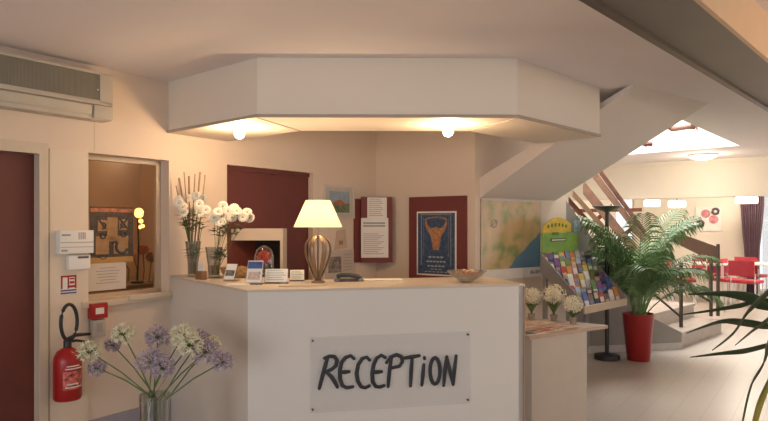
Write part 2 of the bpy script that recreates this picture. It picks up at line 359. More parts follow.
# ------------------------------------------------------------------ staircase
def stairs():
    st = thing('staircase', 'dog-leg staircase with stone steps, brown banister and white sloping underside, behind the palm', 'staircase', (3.6, 7.5, 0))
    o = Vector((3.6, 7.5, 0))
    def add(mb, n, m, smooth=False, lb=None, par=None):
        bmesh.ops.translate(mb.bm, verts=mb.bm.verts, vec=-o); x = mb.build(n, m, par or st, smooth)
        if lb: x['label'] = lb
        return x
    # upper flight: plaster slab rising from the back wall up into the ceiling
    a = Vector((.95, 6.14, 1.77)); b = Vector((1.90, 6.875, 1.77)); e = Vector((.57, -.82, 0)).normalized()
    run = 1.70; up = Vector((0, 0, ZC-1.77)); L = e*run+up
    mb = MB(); k = .999
    mb.prism([a, a+L, a+L+Vector((0, 0, .02)), a-e*.5+Vector((0, 0, .02)), a-e*.5], b-a)
    add(mb, 'upper_flight', STAIRP, lb='white plaster underside of the upper flight')
    # lower flight: steps climbing to the left, away from the room
    S0 = Vector((3.60, 7.54, 0)); S1 = Vector((4.69, 8.62, 0)); w = S1-S0
    g = Vector((-.86, .51, 0)).normalized(); g = (-(Vector((w.y, -w.x, 0)))).normalized()
    # g: climbing direction, perpendicular to the step edge
    for i in range(2):
        p = S0+g*(.36*i); q2 = S1+g*(.36*i); back = 2.6-.36*i
        mb = MB(); mb.prism([p+Vector((0, 0, .19*i)), q2+Vector((0, 0, .19*i)), q2+g*back+Vector((0, 0, .19*i)), p+g*back+Vector((0, 0, .19*i))], (0, 0, .155)); add(mb, 'step', TRAV)
        mb = MB(); zz = .19*i+.155; r = -g*.02
        mb.prism([p+r+Vector((0, 0, zz)), q2+r+Vector((0, 0, zz)), q2+g*back+Vector((0, 0, zz)), p+g*back+Vector((0, 0, zz))], (0, 0, .035)); add(mb, 'tread', mat('tread_stone', (.46, .39, .33), .25, var=.08, scale=12))
    # second run turns left along the string wall
    d = -W3.d.to_3d(); n = -W3.n.to_3d()
    base = W3.at(tb-.02, -.11).to_3d()
    for i in range(6):
        p = base+d*(.24*i-.3)
        mb = MB(); mb.prism([p+Vector((0, 0, .38)), p+d*(.24*(6-i)+.3)+Vector((0, 0, .38)), p+d*(.24*(6-i)+.3)+n*1.0+Vector((0, 0, .38)), p+n*1.0+Vector((0, 0, .38))], (0, 0, .19*(i+1))); add(mb, 'step', TRAV)
    # banister of the near side: boards parallel to the string
    def rail(W, t0, z0, t1, z1, out, hh, th, name, m):
        a = W.at(t0, out).to_3d(); b = W.at(t1, out).to_3d(); a.z = z0; b.z = z1; nn = W.n.to_3d()*th
        mb = MB(); mb.prism([a, b, b+Vector((0, 0, hh)), a+Vector((0, 0, hh))], nn); add(mb, name, m)
    t2 = W3.hit(577)
    def board(x0, y0, x1, y1, Y0, Y1, hpx, th, name, m):
        a, b = P(x0, y0, Y0), P(x1, y1, Y1); mb = MB(); dz0 = Vector((0, 0, hpx*Y0/F)); mb.prism([a-dz0, b-dz0, b, a], (.0, th, 0)); add(mb, name, m)
    board(573, 190, 642, 267, 7.25, 7.55, 6, .04, 'handrail', WOODL)
    board(569, 197, 640, 276, 7.3, 7.6, 7, .03, 'banister_board', WOODR)
    board(567, 213, 632, 288, 7.35, 7.65, 6, .03, 'banister_board', WOODR)
    board(584, 181, 640, 250, 8.15, 8.45, 13, .04, 'banister_board', mat('mid_brown_wood', (.24, .12, .07), .45, var=.2, scale=12))
    board(594, 178, 646, 246, 8.2, 8.5, -9, .04, 'banister_board', MATS['mid_brown_wood'])
    board(601, 169, 650, 236, 8.22, 8.52, 5, .06, 'handrail', WOODR)
    board(571, 209, 642, 208, 8.7, 8.7, 3.5, .05, 'handrail', WOODR)
    board(580, 232, 612, 204, 8.6, 8.6, 5, .04, 'banister_board', WOODR)
    board(598, 258, 636, 222, 8.6, 8.6, 5, .04, 'banister_board', WOODR)
    board(623, 197, 624, 290, 8.3, 8.3, 5, .05, 'post', WOODR) if False else None
    # banister of the first steps: a wide closed board and posts
    pa, pb = P(667, 229, 8.9), P(718, 247, 8.9)
    t = .035
    mb = MB(); mb.prism([pa+Vector((0, 0, -.14)), pb+Vector((0, 0, -.25)), pb, pa], (.03, t, 0)); add(mb, 'banister_panel', mat('brown_panel', (.13, .065, .035), .5, var=.1))
    for px, py0, py1, Y in ((718, 244, 316, 8.93), (681, 262, 326, 7.95), (711, 258, 315, 8.9), (653, 262, 300, 8.1)):
        a = P(px, py0, Y); b = P(px, py1, Y)
        if px == 711: a.z = 1.0
        b.z = .19 if px != 653 else .57
        if px == 718: b.z = .19
        if px == 681: b.z = .19
        mb = MB(); mb.box((a.x, a.y, (a.z+b.z)/2), (.035, .035, a.z-b.z)); add(mb, 'post', mat('dark_bronze', (.05, .03, .02), .4))
    a, b = P(649, 290, 8.05), P(681, 317, 7.95); mb = MB(); mb.tube([a, b], .015, 8); add(mb, 'handrail', MATS['dark_bronze'])
    a, b = P(653, 262, 8.1), P(681, 283, 7.95); mb = MB(); mb.tube([a, b], .02, 8); add(mb, 'handrail', MATS['dark_bronze'])
    a, b = P(683, 285, 8.9), P(711, 302, 8.9); mb = MB(); mb.tube([a, b], .018, 8); add(mb, 'handrail', MATS['dark_bronze'])
stairs()
# upstairs banister seen in the light shaft
r = thing('landing_banister', 'red-brown upstairs banister glimpsed through the bright ceiling opening', 'banister', (3.5, 8.2, ZC+.1))
def rb(p, q, rr, n):
    mb = MB(); mb.tube([p-Vector(r.location), q-Vector(r.location)], rr, 8); mb.build(n, WOODR, r)
rb(P(655, 128, 7.7), P(695, 127.5, 7.7), .025, 'rail')
rb(P(672, 129.5, 7.7), P(693, 126, 7.0), .03, 'rail')
rb(P(697, 126, 7.75), P(697, 131, 7.75), .012, 'post')
rb(P(643, 144, 8.2), P(652, 144, 8.2), .03, 'post')
rb(P(646, 139, 8.2), P(646, 147, 8.2), .012, 'post')

# ------------------------------------------------------------------ reception counter
ZT = 1.12
F1 = Vector((-.795, 3.62)); F2 = Vector((.895, 3.99)); G = Vector((-.612, .791))
E = cut(F1, G, W1)
Oc = [E, F1, F2]; Ic = offset(Oc, .60); Ic[0] = cut(Ic[1], G, W1)
n12 = (F2-F1).normalized(); nin = Vector((-n12.y, n12.x)); Ic[2] = F2+nin*.60
ct = thing('reception_counter', 'large angled white reception counter carrying the reception sign', 'counter', F1.to_3d())
o = F1.to_3d()
def cadd(mb, n, m): bmesh.ops.translate(mb.bm, verts=mb.bm.verts, vec=-o); return mb.build(n, m, ct)
Ip = offset(Oc, .03)
cadd(MB().plan([F1, F2, F2+nin*.03, Ip[1]], 0, ZT-.014), 'front_panel', COUNT)
cadd(MB().plan([E, F1, Ip[1], cut(Ip[1], G, W1)], 0, ZT-.014), 'side_panel', mat('counter_side', (.66, .61, .55), .5, var=.01))
cadd(MB().plan([F2, F2-n12*.03, F2-n12*.03+nin*.6, F2+nin*.6], 0, ZT-.014), 'end_panel', COUNT)
ov = offset(Oc, -.006)
cadd(MB().plan([cut(ov[1], G, W1), ov[1], ov[2]+n12*.012, Ic[2]+n12*.012, Ic[1], Ic[0]], ZT-.014, ZT), 'counter_top', CTOP)
cadd(MB().plan([F2+n12*.0, F2+n12*.012, F2+n12*.012-nin*.006, F2-nin*.006], 0, ZT-.014), 'edge_strip', mat('edge_wood', (.33, .22, .15), .5))

# sign
SW = Wall(F1, n12)
def sign():
    t0, t1, z0, z1 = SW.rect(310, 469.5, (336, 332), (411.5, 403.5))
    org = SW.at(t0, 0).to_3d(); org.z = z0
    s = thing('reception_sign', 'clear plexiglass plate with hand-painted black RECEPTION lettering on the counter front', 'sign', org, SW.rz)
    wd, ht = t1-t0, z1-z0
    MB().box((wd/2, -.012, ht/2), (wd, .006, ht), bev=.001).build('plate', mat('frosted_plexiglass', (.72, .73, .74), .2, alpha=.13, var=.01), s)
    def c2(x, y):                       # crop coordinates of the lettering to the plate
        px = 290+x/4.042; py = 320+y/4.04
        t = SW.hit(px); Y = SW.at(t).y; return Vector((t-t0, -.017, H+(HY-py)*Y/F-z0))
    st = {
     'R': [[(152, 146), (143, 175), (130, 222), (117, 274)], [(138, 152), (158, 144), (178, 146), (188, 160), (184, 182), (165, 198), (142, 208)], [(146, 207), (166, 226), (180, 248), (190, 268)]],
     'E': [[(257, 154), (243, 142), (222, 150), (206, 170), (200, 200), (201, 235), (210, 262), (228, 271), (252, 267)], [(203, 208), (220, 208), (237, 206)]],
     'C': [[(320, 160), (308, 148), (290, 153), (274, 178), (267, 212), (272, 245), (286, 267), (303, 271), (318, 263)]],
     'E ': [[(383, 150), (367, 140), (348, 152), (336, 178), (330, 212), (332, 247), (345, 266), (362, 268), (378, 262)], [(333, 209), (350, 208), (368, 206)]],
     'P': [[(408, 148), (401, 190), (397, 230), (394, 266)], [(388, 170), (404, 148), (428, 138), (447, 146), (452, 165), (440, 184), (405, 192)]],
     'T': [[(455, 152), (490, 147), (520, 142)], [(491, 148), (487, 200), (484, 264)]],
     'I': [[(540, 149), (541, 154)], [(538, 178), (534, 220), (530, 260)]],
     'O': [[(583+20*cos(a*pi/8+.3), 203-53*sin(a*pi/8+.3)) for a in range(17)]],
     'N': [[(618, 262), (622, 205), (630, 146)], [(630, 146), (642, 200), (656, 258)], [(656, 258), (661, 200), (668, 142)]]}
    for k, ss in st.items():
        mb = MB()
        for pl in ss:
            pts = [c2(*p) for p in pl]; n = len(pts)
            rr = [.0118*(.85+.25*sin(pi*i/max(1, n-1))) for i in range(n)]
            if k == 'O': rr = [.0125]*n
            mb.tube(pts, rr, 8, flat=.25, axis=(0, 1, 0))
            for e_, r_ in ((pts[0], rr[0]), (pts[-1], rr[-1])): mb.ball(e_, r_, 2, (1, .25, 1))
        mb.build('letter_'+k.strip().lower(), mat('black_paint', (.025, .027, .035), .5), s)
    for x, z in ((.015, .02), (wd-.015, .02), (.015, ht-.02), (wd-.015, ht-.02)):
        mb = MB(); mb.tube([(x, -.001, z), (x, -.019, z)], .006, 10); mb.build('screw', BLACK, s)
sign()

# ------------------------------------------------------------------ low side desk with leaflets and flowers
FR = Vector((1.68, 4.65)); da = Vector((-.83, -.56)).normalized(); db = Vector((-.80, .60)).normalized()
ld = thing('side_desk', 'low side desk with wooden top joined to the right end of the counter', 'desk', FR.to_3d())
def ladd(mb, n, m): bmesh.ops.translate(mb.bm, verts=mb.bm.verts, vec=-FR.to_3d()); return mb.build(n, m, ld)
def lp(a, b): return FR+da*a+db*b
ladd(MB().plan([lp(0, 0), lp(.84, 0), lp(.84, .62), lp(.0, .85)], .725, .75), 'desk_top', mat('desk_wood', (.46, .33, .24), .35, var=.08, scale=10))
c_ = lp(.215, .02)
ladd(MB().plan([c_, c_+da*.58, c_+da*.58+db*.35, c_+db*.55], 0, .725), 'desk_body', mat('desk_panel', (.50, .44, .37), .5, var=.02))
rzd = atan2(-da.y, -da.x)
k = 0
for (a, b, col, lb) in ((.50, .12, (.45, .16, .12), 'reddish leaflet lying on the low side desk nearest its front edge'), (.28, .16, (.55, .36, .28), 'pinkish leaflet lying on the low side desk near its pointed corner'),
                        (.46, .34, (.50, .27, .2), 'orange-brown leaflet lying on the low side desk behind the reddish one'), (.70, .10, (.1, .09, .09), 'black-edged leaflet lying on the low side desk against the counter'), (.22, .38, (.62, .5, .42), 'pale leaflet lying on the low side desk below the white flowers')):
    p = lp(a, b); x = thing('leaflet', lb, 'leaflet', (p.x, p.y, .7505), rzd+R.uniform(-.1, .1), 'leaflets spread on the side desk')
    MB().box((0, 0, .002), (.19, .15, .004)).build('cover', mat('leaflet_paper_%d' % k, (.70, .6, .5), .5), x)
    mb = MB(); mb.box((-.04, 0, .0047), (.09, .13, .0012)); mb.box((.055, .03, .0047), (.06, .05, .0012)); mb.box((.055, -.03, .0047), (.06, .02, .0012)); mb.build('printed_picture', mat('leaflet_print_%d' % k, col, .5, var=.5, scale=60), x); k += 1
PETW = mat('cream_petal', (.80, .76, .60), .6, var=.1, scale=30)
def flower_ball(mb, c, r, n, pw=.012, seed=0, core=.25):
    rr = random.Random(seed); c = Vector(c)
    for i in range(n):
        z = 1-2*(i+.5)/n; a = i*2.39996+rr.uniform(-.3, .3); s = math.sqrt(1-z*z); d = Vector((s*cos(a), s*sin(a), z*.85))
        p = c+d*r*rr.uniform(.8, 1.05); e1 = d.cross(Vector((.3, .2, 1))).normalized(); e2 = d.cross(e1).normalized(); a0_ = rr.uniform(0, 6)
        for k in range(5):
            th = a0_+k*2*pi/5; dd = e1*cos(th)+e2*sin(th); sd = e1*-sin(th)+e2*cos(th)
            a_, b_, c2_ = p-d*.3*pw, p+dd*pw*1.0+sd*pw*.35+d*pw*.25, p+dd*pw*1.0-sd*pw*.35+d*pw*.25; t_ = p+dd*pw*1.6+d*pw*.15
            va = [mb.bm.verts.new(v) for v in (a_, b_, t_, c2_)]; mb.bm.faces.new(va)
for i, (b, a, hh, rr, wh) in enumerate(((.52, .12, .19, .06, 'nearest the counter'), (.38, .06, .21, .075, 'in the middle of the three'), (.20, .10, .15, .06, 'nearest the pointed corner of the desk'))):
    p = lp(a, b); f = thing('cream_flower_bunch', 'bunch of cream flowers on the low side desk, '+wh, 'flowers', (p.x, p.y, .75), 0, 'cream flowers on the side desk')
    MB().lathe([(.022, 0), (.03, .045), (.027, .05), (.02, .045), (.018, .01)], n=16).build('pot', mat('clay_pot', (.3, .25, .2), .6), f, True)
    mb = MB()
    for k in range(6): a_ = k*1.05; mb.tube([(0, 0, .02), (.4*rr*cos(a_), .4*rr*sin(a_), hh-.03)], .002, 5)
    for k in range(9): a_ = k*.7; mb.blade([(0, 0, .05), (rr*.7*cos(a_), rr*.7*sin(a_), hh-.07), (rr*1.2*cos(a_), rr*1.2*sin(a_), hh-.06)], (.004, .014, .001), fold=.3)
    mb.build('stems', GREEN, f)
    mb = MB(); flower_ball(mb, (0, 0, hh), rr*1.15, 34, .019, i); flower_ball(mb, (0, 0, hh), rr*.75, 16, .019, i+9); mb.build('blossom', PETW, f)

# ------------------------------------------------------------------ air conditioner
def aircon():
    WA = W1.sh(.135); t0 = W1.hit(-30); t1 = WA.hit(112.5); q = W1.at(t0, 0)
    zt = H+(HY-75)*WA.at(t1).y/F; zb = H+(HY-121.5)*WA.at(t1).y/F; Ln = t1-t0; hh = zt-zb
    s = thing('wall_air_conditioner', 'long beige wall air conditioner with ribbed grille high above the burgundy door', 'air conditioner', (q.x, q.y, zb), W1.rz)
    body = mat('ac_plastic', (.50, .45, .36), .45, var=.02)
    D = .14
    MB().box((Ln/2, -D/2+.005, hh/2), (Ln, D-.03, hh), bev=.008).build('housing', body, s, True)
    mb = MB(); mb.box((Ln/2, -D+.015, hh-.008), (Ln, .03, .016), bev=.004); mb.box((Ln/2, -D+.015, hh*.36), (Ln, .03, .03), bev=.004); mb.box((Ln-.045, -D+.015, hh*.66), (.09, .03, hh*.66), bev=.004); mb.build('front_frame', body, s, True)
    mb = MB(); n = 90
    for i in range(n): x = .01+(Ln-.11)*i/(n-1); mb.box((x, -D+.012, hh*.68), (.006, .014, hh*.60))
    mb.build('grille', mat('ac_grille', (.24, .22, .17), .5), s)
    MB().box(((Ln-.1)/2, -D+.028, hh*.66), (Ln-.1, .004, hh*.62)).build('filter', mat('ac_dark', (.12, .10, .07), .7), s)
    a = radians(12)
    MB().box(((Ln-.14)/2, -D+.012, hh*.19), (Ln-.14, .018, hh*.2), M=Matrix.Rotation(a, 4, 'X'), bev=.005).build('air_flap', body, s, True)
    MB().box(((Ln-.14)/2, -D+.03, hh*.31), (Ln-.14, .01, .02)).build('outlet_slot', MATS['ac_dark'], s)
    MB().box((Ln-.065, -D+.012, hh*.16), (.13, .03, hh*.28), bev=.004).build('end_cover', body, s, True)
    mb = MB(); mb.ball((Ln-.105, -D+.0, hh*.62), .006, 2); mb.build('indicator_light', WHITE, s)
aircon()

# ------------------------------------------------------------------ small things on the left wall
def wallthing(name, label, cat, W, x0, x1, y0, y1, out=0.0, group=None):
    t0, t1, z0, z1 = W.rect(x0, x1, y0, y1); q = W.at(t0, out); s = thing(name, label, cat, (q.x, q.y, z0), W.rz, group); return s, t1-t0, z1-z0
s, w_, h_ = wallthing('wall_control_box', 'wide white electrical control box on the wall above the smaller one', 'electrical box', W1, 54.5, 88, (230, 230.5), (254.5, 252), .012)
MB().box((w_/2, -.03, h_/2), (w_, .06, h_), bev=.004).build('case', WHITE, s, True)
mb = MB(); mb.box((w_/2, -.061, h_*.48), (w_*.98, .003, .005)); mb.box((w_/2, -.061, h_*.28), (w_*.98, .003, .004)); mb.build('groove', mat('groove_grey', (.4, .36, .3), .6), s)
MB().box((w_*.17, -.061, h_*.80), (w_*.25, .003, .012)).build('label', GREYINK, s); MB().box((w_*.12, -.061, h_*.14), (w_*.18, .003, .014)).build('label', GREYINK, s)
mb = MB()
for k in range(4): mb.box((w_*(.55+.06*k), -.061, h_*.76), (.005, .003, h_*.3))
mb.build('vent_slots', MATS['groove_grey'], s)
s, w_, h_ = wallthing('thermostat', 'small white wall thermostat with dark display below the wide white box', 'thermostat', W1, 65, 86.5, (255, 254.5), (270, 268), .012)
MB().box((w_/2, -.02, h_/2), (w_, .04, h_), bev=.005).build('case', WHITE, s, True)
MB().box((w_*.65, -.041, h_*.83), (w_*.5, .003, .014)).build('display', INK, s)
s, w_, h_ = wallthing('fire_sign', 'small red and white fire extinguisher pictogram sticker above the extinguisher', 'sign', W1, 59.5, 75, (275, 275), (294, 293), .012)
MB().box((w_/2, -.002, h_/2), (w_, .004, h_)).build('sticker', WHITE, s)
mb = MB(); mb.box((w_*.5, -.0045, h_*.94), (w_, .002, h_*.1)); mb.box((w_*.06, -.0045, h_*.62), (w_*.1, .002, h_*.7)); mb.box((w_*.48, -.0045, h_*.62), (w_*.1, .002, h_*.7)); mb.box((w_*.95, -.0045, h_*.62), (w_*.1, .002, h_*.7)); mb.box((w_*.72, -.0045, h_*.6), (w_*.3, .002, h_*.12)); mb.box((w_*.72, -.0045, h_*.8), (w_*.3, .002, h_*.08)); mb.box((w_*.72, -.0045, h_*.38), (w_*.4, .002, h_*.12)); mb.build('red_print', RED, s)
mb = MB(); mb.box((w_*.5, -.0045, h_*.18), (w_, .002, h_*.08)); mb.box((w_*.5, -.0045, h_*.04), (w_, .002, h_*.08)); mb.build('blue_print', mat('blue_ink', (.08, .08, .2), .6), s)
s, w_, h_ = wallthing('fire_alarm_call_point', 'small red fire alarm call point on the wall below the office window', 'fire alarm', W1, 86.5, 103, (303, 302), (318.5, 317), .012)
MB().box((w_/2, -.025, h_/2), (w_, .05, h_), bev=.004).build('case', RED, s, True)
MB().box((w_/2, -.051, h_*.5), (w_*.5, .003, h_*.4)).build('break_glass', WHITE, s)
s, w_, h_ = wallthing('key_switch_box', 'small grey box with black key slot mounted under the red alarm point', 'switch box', W1, 89, 101.5, (319.5, 318.5), (337, 335.5), .012)
MB().box((w_/2, -.02, h_/2), (w_, .04, h_), bev=.003).build('case', mat('grey_plastic', (.45, .42, .38), .5), s, True)
MB().box((w_/2, -.041, h_*.55), (w_*.45, .003, h_*.55)).build('slot', GREYINK, s)

def extinguisher():
    t = W1.sh(.115).hit(67.5); q = W1.at(t, .115); Y = q.y; zb = H+(HY-399)*Y/F
    s = thing('fire_extinguisher', 'red fire extinguisher with looped black hose hanging beside the burgundy door', 'fire extinguisher', (q.x, q.y, zb), W1.rz)
    r = .084; hb = (399-347)*Y/F
    MB().lathe([(r*.9, 0), (r, .015), (r, hb-.09), (r*.93, hb-.055), (r*.72, hb-.025), (r*.35, hb-.005), (.022, hb)], n=32).build('cylinder', RED, s, True)
    mb = MB(); rr = r+.0012
    for zc, hh, a0_, a1_ in ((hb*.40, hb*.34, -2.35, -.8),):
        n = 12
        for i in range(n):
            x0, x1 = a0_+(a1_-a0_)*i/n, a0_+(a1_-a0_)*(i+1)/n
            mb.quad((rr*cos(x0), rr*sin(x0), zc-hh/2), (rr*cos(x1), rr*sin(x1), zc-hh/2), (rr*cos(x1), rr*sin(x1), zc+hh/2), (rr*cos(x0), rr*sin(x0), zc+hh/2))
    mb.build('label', mat('extinguisher_label', (.50, .12, .1), .5, var=.9, scale=45), s)
    mb = MB()
    for z, a0_, a1_ in ((hb*.62, -2.2, -.9), (hb*.67, -2.1, -1.2), (hb*.33, -2.1, -1.3), (hb*.27, -2.2, -1.0)):
        pts = [((rr+.001)*cos(a0_+(a1_-a0_)*i/8), (rr+.001)*sin(a0_+(a1_-a0_)*i/8), z) for i in range(9)]; mb.tube(pts, .004, 6, flat=1)
    mb.build('printed_lines', PAPER, s)
    MB().lathe([(.024, hb-.005), (.024, hb+.04), (.018, hb+.05)], n=16).build('valve', BLACK, s, True)
    mb = MB(); mb.tube([(-.02, 0, hb+.045), (.05, -.01, hb+.07), (.14, -.02, hb+.065)], [.010, .012, .009], 8); mb.tube([(-.01, 0, hb+.03), (.05, -.01, hb+.035), (.11, -.02, hb+.02)], [.009, .009, .007], 8); mb.build('handle', BLACK, s, True)
    pts = []
    top = (310, 345); Ht = (349-310)*Y/F
    for i in range(21):
        a = -pi*.5+2*pi*i/20*.93+.2
        pts.append((-.0+.052*cos(a), -.02, hb+.03+Ht*.52+Ht*.46*sin(a)))
    MB().tube(pts, .011, 10).build('hose', BLACK, s, True)
    MB().box((0, .06, hb*.75), (.05, .11, .04)).build('bracket', BLACK, s)
extinguisher()

# office window contents: posters stuck to the glass
POST = mat('poster_tan', (.45, .33, .2), .7, var=.15, scale=20)
def glassthing(name, label, cat, x0, x1, y0, y1, out): return wallthing(name, label, cat, W1.sh(out), x0, x1, y0, y1, 0)
s, w_, h_ = glassthing('stencil_poster', 'grey poster with black stencilled signs behind the office window glass', 'poster', 90, 133, (206, 208), (262, 261), -.13)
MB().box((w_/2, .0, h_/2), (w_, .004, h_)).build('sheet', mat('poster_grey', (.10, .10, .11), .7, var=.3, scale=30), s)
MB().box((w_/2, -.003, h_*.94), (w_, .003, h_*.07)).build('top_band', mat('poster_band', (.50, .22, .12), .6, var=.5, scale=50), s)
mb = MB(); mb.box((w_*.5, -.003, h_*.60), (w_*.24, .002, h_*.42)); mb.box((w_*.5, -.003, h_*.42), (w_*.76, .002, h_*.1)); mb.box((w_*.27, -.003, h_*.26), (w_*.30, .002, h_*.24)); mb.box((w_*.70, -.003, h_*.26), (w_*.34, .002, h_*.24)); mb.box((w_*.27, -.003, h_*.66), (w_*.2, .002, h_*.2)); mb.box((w_*.76, -.003, h_*.68), (w_*.2, .002, h_*.2)); mb.build('pale_patches', POST, s)
mb = MB()
def ring(mb, cx, cz, r, tr, a0=0, a1=2*pi, n=14, y=-.006): mb.tube([(cx+r*cos(a0+(a1-a0)*i/n), y, cz+r*sin(a0+(a1-a0)*i/n)) for i in range(n+1)], tr, 6)
ring(mb, w_*.27, h_*.66, .022, .006, -1.5, 2.2); mb.tube([(w_*.2, -.006, h_*.76), (w_*.34, -.006, h_*.6)], .006, 6)
ring(mb, w_*.28, h_*.47, .018, .005); ring(mb, w_*.76, h_*.68, .020, .006, 1, 5.5); mb.tube([(w_*.66, -.006, h_*.8), (w_*.86, -.006, h_*.6)], .006, 6); mb.tube([(w_*.86, -.006, h_*.8), (w_*.68, -.006, h_*.6)], .006, 6)
ring(mb, w_*.76, h_*.5, .02, .005); ring(mb, w_*.72, h_*.27, .045, .010, 2.4, 5.9); mb.tube([(w_*.5, -.006, h_*.34), (w_*.58, -.006, h_*.37), (w_*.6, -.006, h_*.28)], .008, 6)
ring(mb, w_*.28, h_*.13, .03, .008, 3.4, 6.0); mb.build('black_signs', INK, s)
s, w_, h_ = glassthing('white_notice', 'white printed notice taped low inside the office window', 'notice', 88.5, 126, (263.5, 262.5), (291, 289), -.105)
MB().box((w_/2, 0, h_/2), (w_, .002, h_)).build('sheet', mat('notice_paper', (.62, .56, .49), .7, var=.02), s)
mb = MB()
for k in range(6): ww = w_*(.5+.12*((k*3) % 4)/1.5)*.85; mb.box((w_/2, -.002, h_*(.82-.11*k)), (ww, .002, .005))
mb.build('printed_lines', GREYINK, s)
s, w_, h_ = glassthing('ochre_card', 'ochre cardboard strip between the stencil poster and the white notice', 'card', 90, 133, (257, 257), (263, 262), -.12)
MB().box((w_/2, 0, h_/2), (w_, .004, h_)).build('sheet', mat('ochre', (.5, .32, .12), .7), s)
# office lamp and dried flowers on an office shelf
sq = W1.at(W1.sh(-.55).hit(125), -.55)
sh = thing('office_shelf', 'shelf behind the office window with dried flowers on it', 'shelf', (sq.x, sq.y, 0), W1.rz)
MB().box((0, 0, 1.02), (1.2, .4, .03)).build('board', mat('office_shelf_wood', (.2, .13, .08), .5), sh)
for x in (-.57, .57): MB().box((x, 0, .5), (.03, .36, 1.0)).build('side_panel', MATS['office_shelf_wood'], sh)
lq = W1.at(W1.sh(-.45).hit(137.5), -.45); zl = H+(HY-213)*(lq.y)/F
s = thing('office_lamp', 'small glowing yellow flower-shaped lamp seen through the office window', 'lamp', (lq.x, lq.y, 1.036), W1.rz)
mb = MB(); mb.lathe([(.05, 0), (.05, .012), (.01, .02)], n=16); mb.tube([(0, 0, .015), (.01, 0, .3), (0, 0, zl-1.04)], .006, 8); mb.build('stand', BLACK, s, True)
mb = MB(); mb.ball((0, -.01, zl-1.036), .03, 2, (1, .6, 1)); ring(mb, 0, zl-1.036, .032, .009, y=-.02); mb.ball((.03, 0, zl-1.1), .018, 2); mb.ball((.045, 0, zl-1.14), .016, 2); mb.ball((.02, 0, zl-1.15), .014, 2)
mb.build('bulb', mat('lamp_glow', (.9, .7, .3), .5, emit=(1, .62, .15), es=7), s, True)
for k in range(5):
    px = (128, 136, 143, 149, 153)[k]; q = W1.at(W1.sh(-.6+.04*k).hit(px), -.6+.04*k)
    s = thing('dried_flower', 'dried %s flower on the office shelf, %s' % (('orange', 'tan', 'rust', 'brown', 'yellow')[k], ('nearest the poster', 'second from the poster', 'in the middle', 'second from the window edge', 'nearest the window edge')[k]), 'flower', (q.x, q.y, 1.036), 0, 'dried flowers in the office')
    mb = MB(); mb.tube([(0, 0, 0), (.01, 0, .1), (.02*(k-2), 0, .18+.03*(k % 3))], .004, 6); mb.build('stem', GREEN, s)
    mb = MB(); flower_ball(mb, (.02*(k-2), 0, .2+.03*(k % 3)), .035, 18, .018, k); mb.build('bloom', mat('dried_petal_%d' % k, ((.6, .25, .1), (.6, .4, .25), (.4, .13, .08), (.25, .15, .1), (.6, .4, .1))[k], .7), s)
q = W1.at(W1.hit(104), -1.6); zp = H
s = solo(MB().box((0, 0, .25), (.35, .3, .5), bev=.01), 'office_cabinet', mat('cabinet_dark', (.08, .05, .04), .5), 'dark storage box on the office floor behind the glass', 'cabinet', (q.x, q.y, 0), W1.rz)

# ------------------------------------------------------------------ pictures and boards on the walls
def framed(name, label, cat, W, x0, x1, y0, y1, fr, fmat, pmat, out=0.0, mount=None):
    s, w_, h_ = wallthing(name, label, cat, W, x0, x1, y0, y1, out)
    mb = MB()
    for c, z in (((w_/2, -.012, fr/2), (w_, .024, fr)), ((w_/2, -.012, h_-fr/2), (w_, .024, fr)), ((fr/2, -.012, h_/2), (fr, .024, h_-2*fr)), ((w_-fr/2, -.012, h_/2), (fr, .024, h_-2*fr))): mb.box(c, z)
    mb.build('frame', fmat, s)
    MB().box((w_/2, -.006, h_/2), (w_-2*fr, .012, h_-2*fr)).build('picture', pmat, s)
    return s, w_, h_
WFR = mat('white_frame', (.62, .56, .50), .5)
s, w_, h_ = framed('landscape_picture', 'small framed landscape picture above the lamp, left of the notice board', 'picture', W1, 323, 353, (184, 187), (219, 218), .018, WFR, mat('picture_mount', (.55, .5, .45), .7))
MB().box((w_/2, -.0135, h_*.5), (w_*.66, .003, h_*.64)).build('sky', mat('sky_print', (.28, .36, .42), .6, var=.15, scale=14), s)
mb = MB(); mb.box((w_/2, -.016, h_*.32), (w_*.66, .002, h_*.28)); mb.build('field', mat('field_print', (.16, .20, .10), .6, var=.4, scale=25), s)
mb = MB(); mb.box((w_*.48, -.018, h_*.46), (w_*.36, .002, h_*.09)); mb.prism([(w_*.32, -.019, h_*.5), (w_*.64, -.019, h_*.5), (w_*.52, -.019, h_*.58)], (0, .002, 0)); mb.build('red_roofed_house', mat('roof_print', (.42, .14, .07), .6, var=.3, scale=40), s)
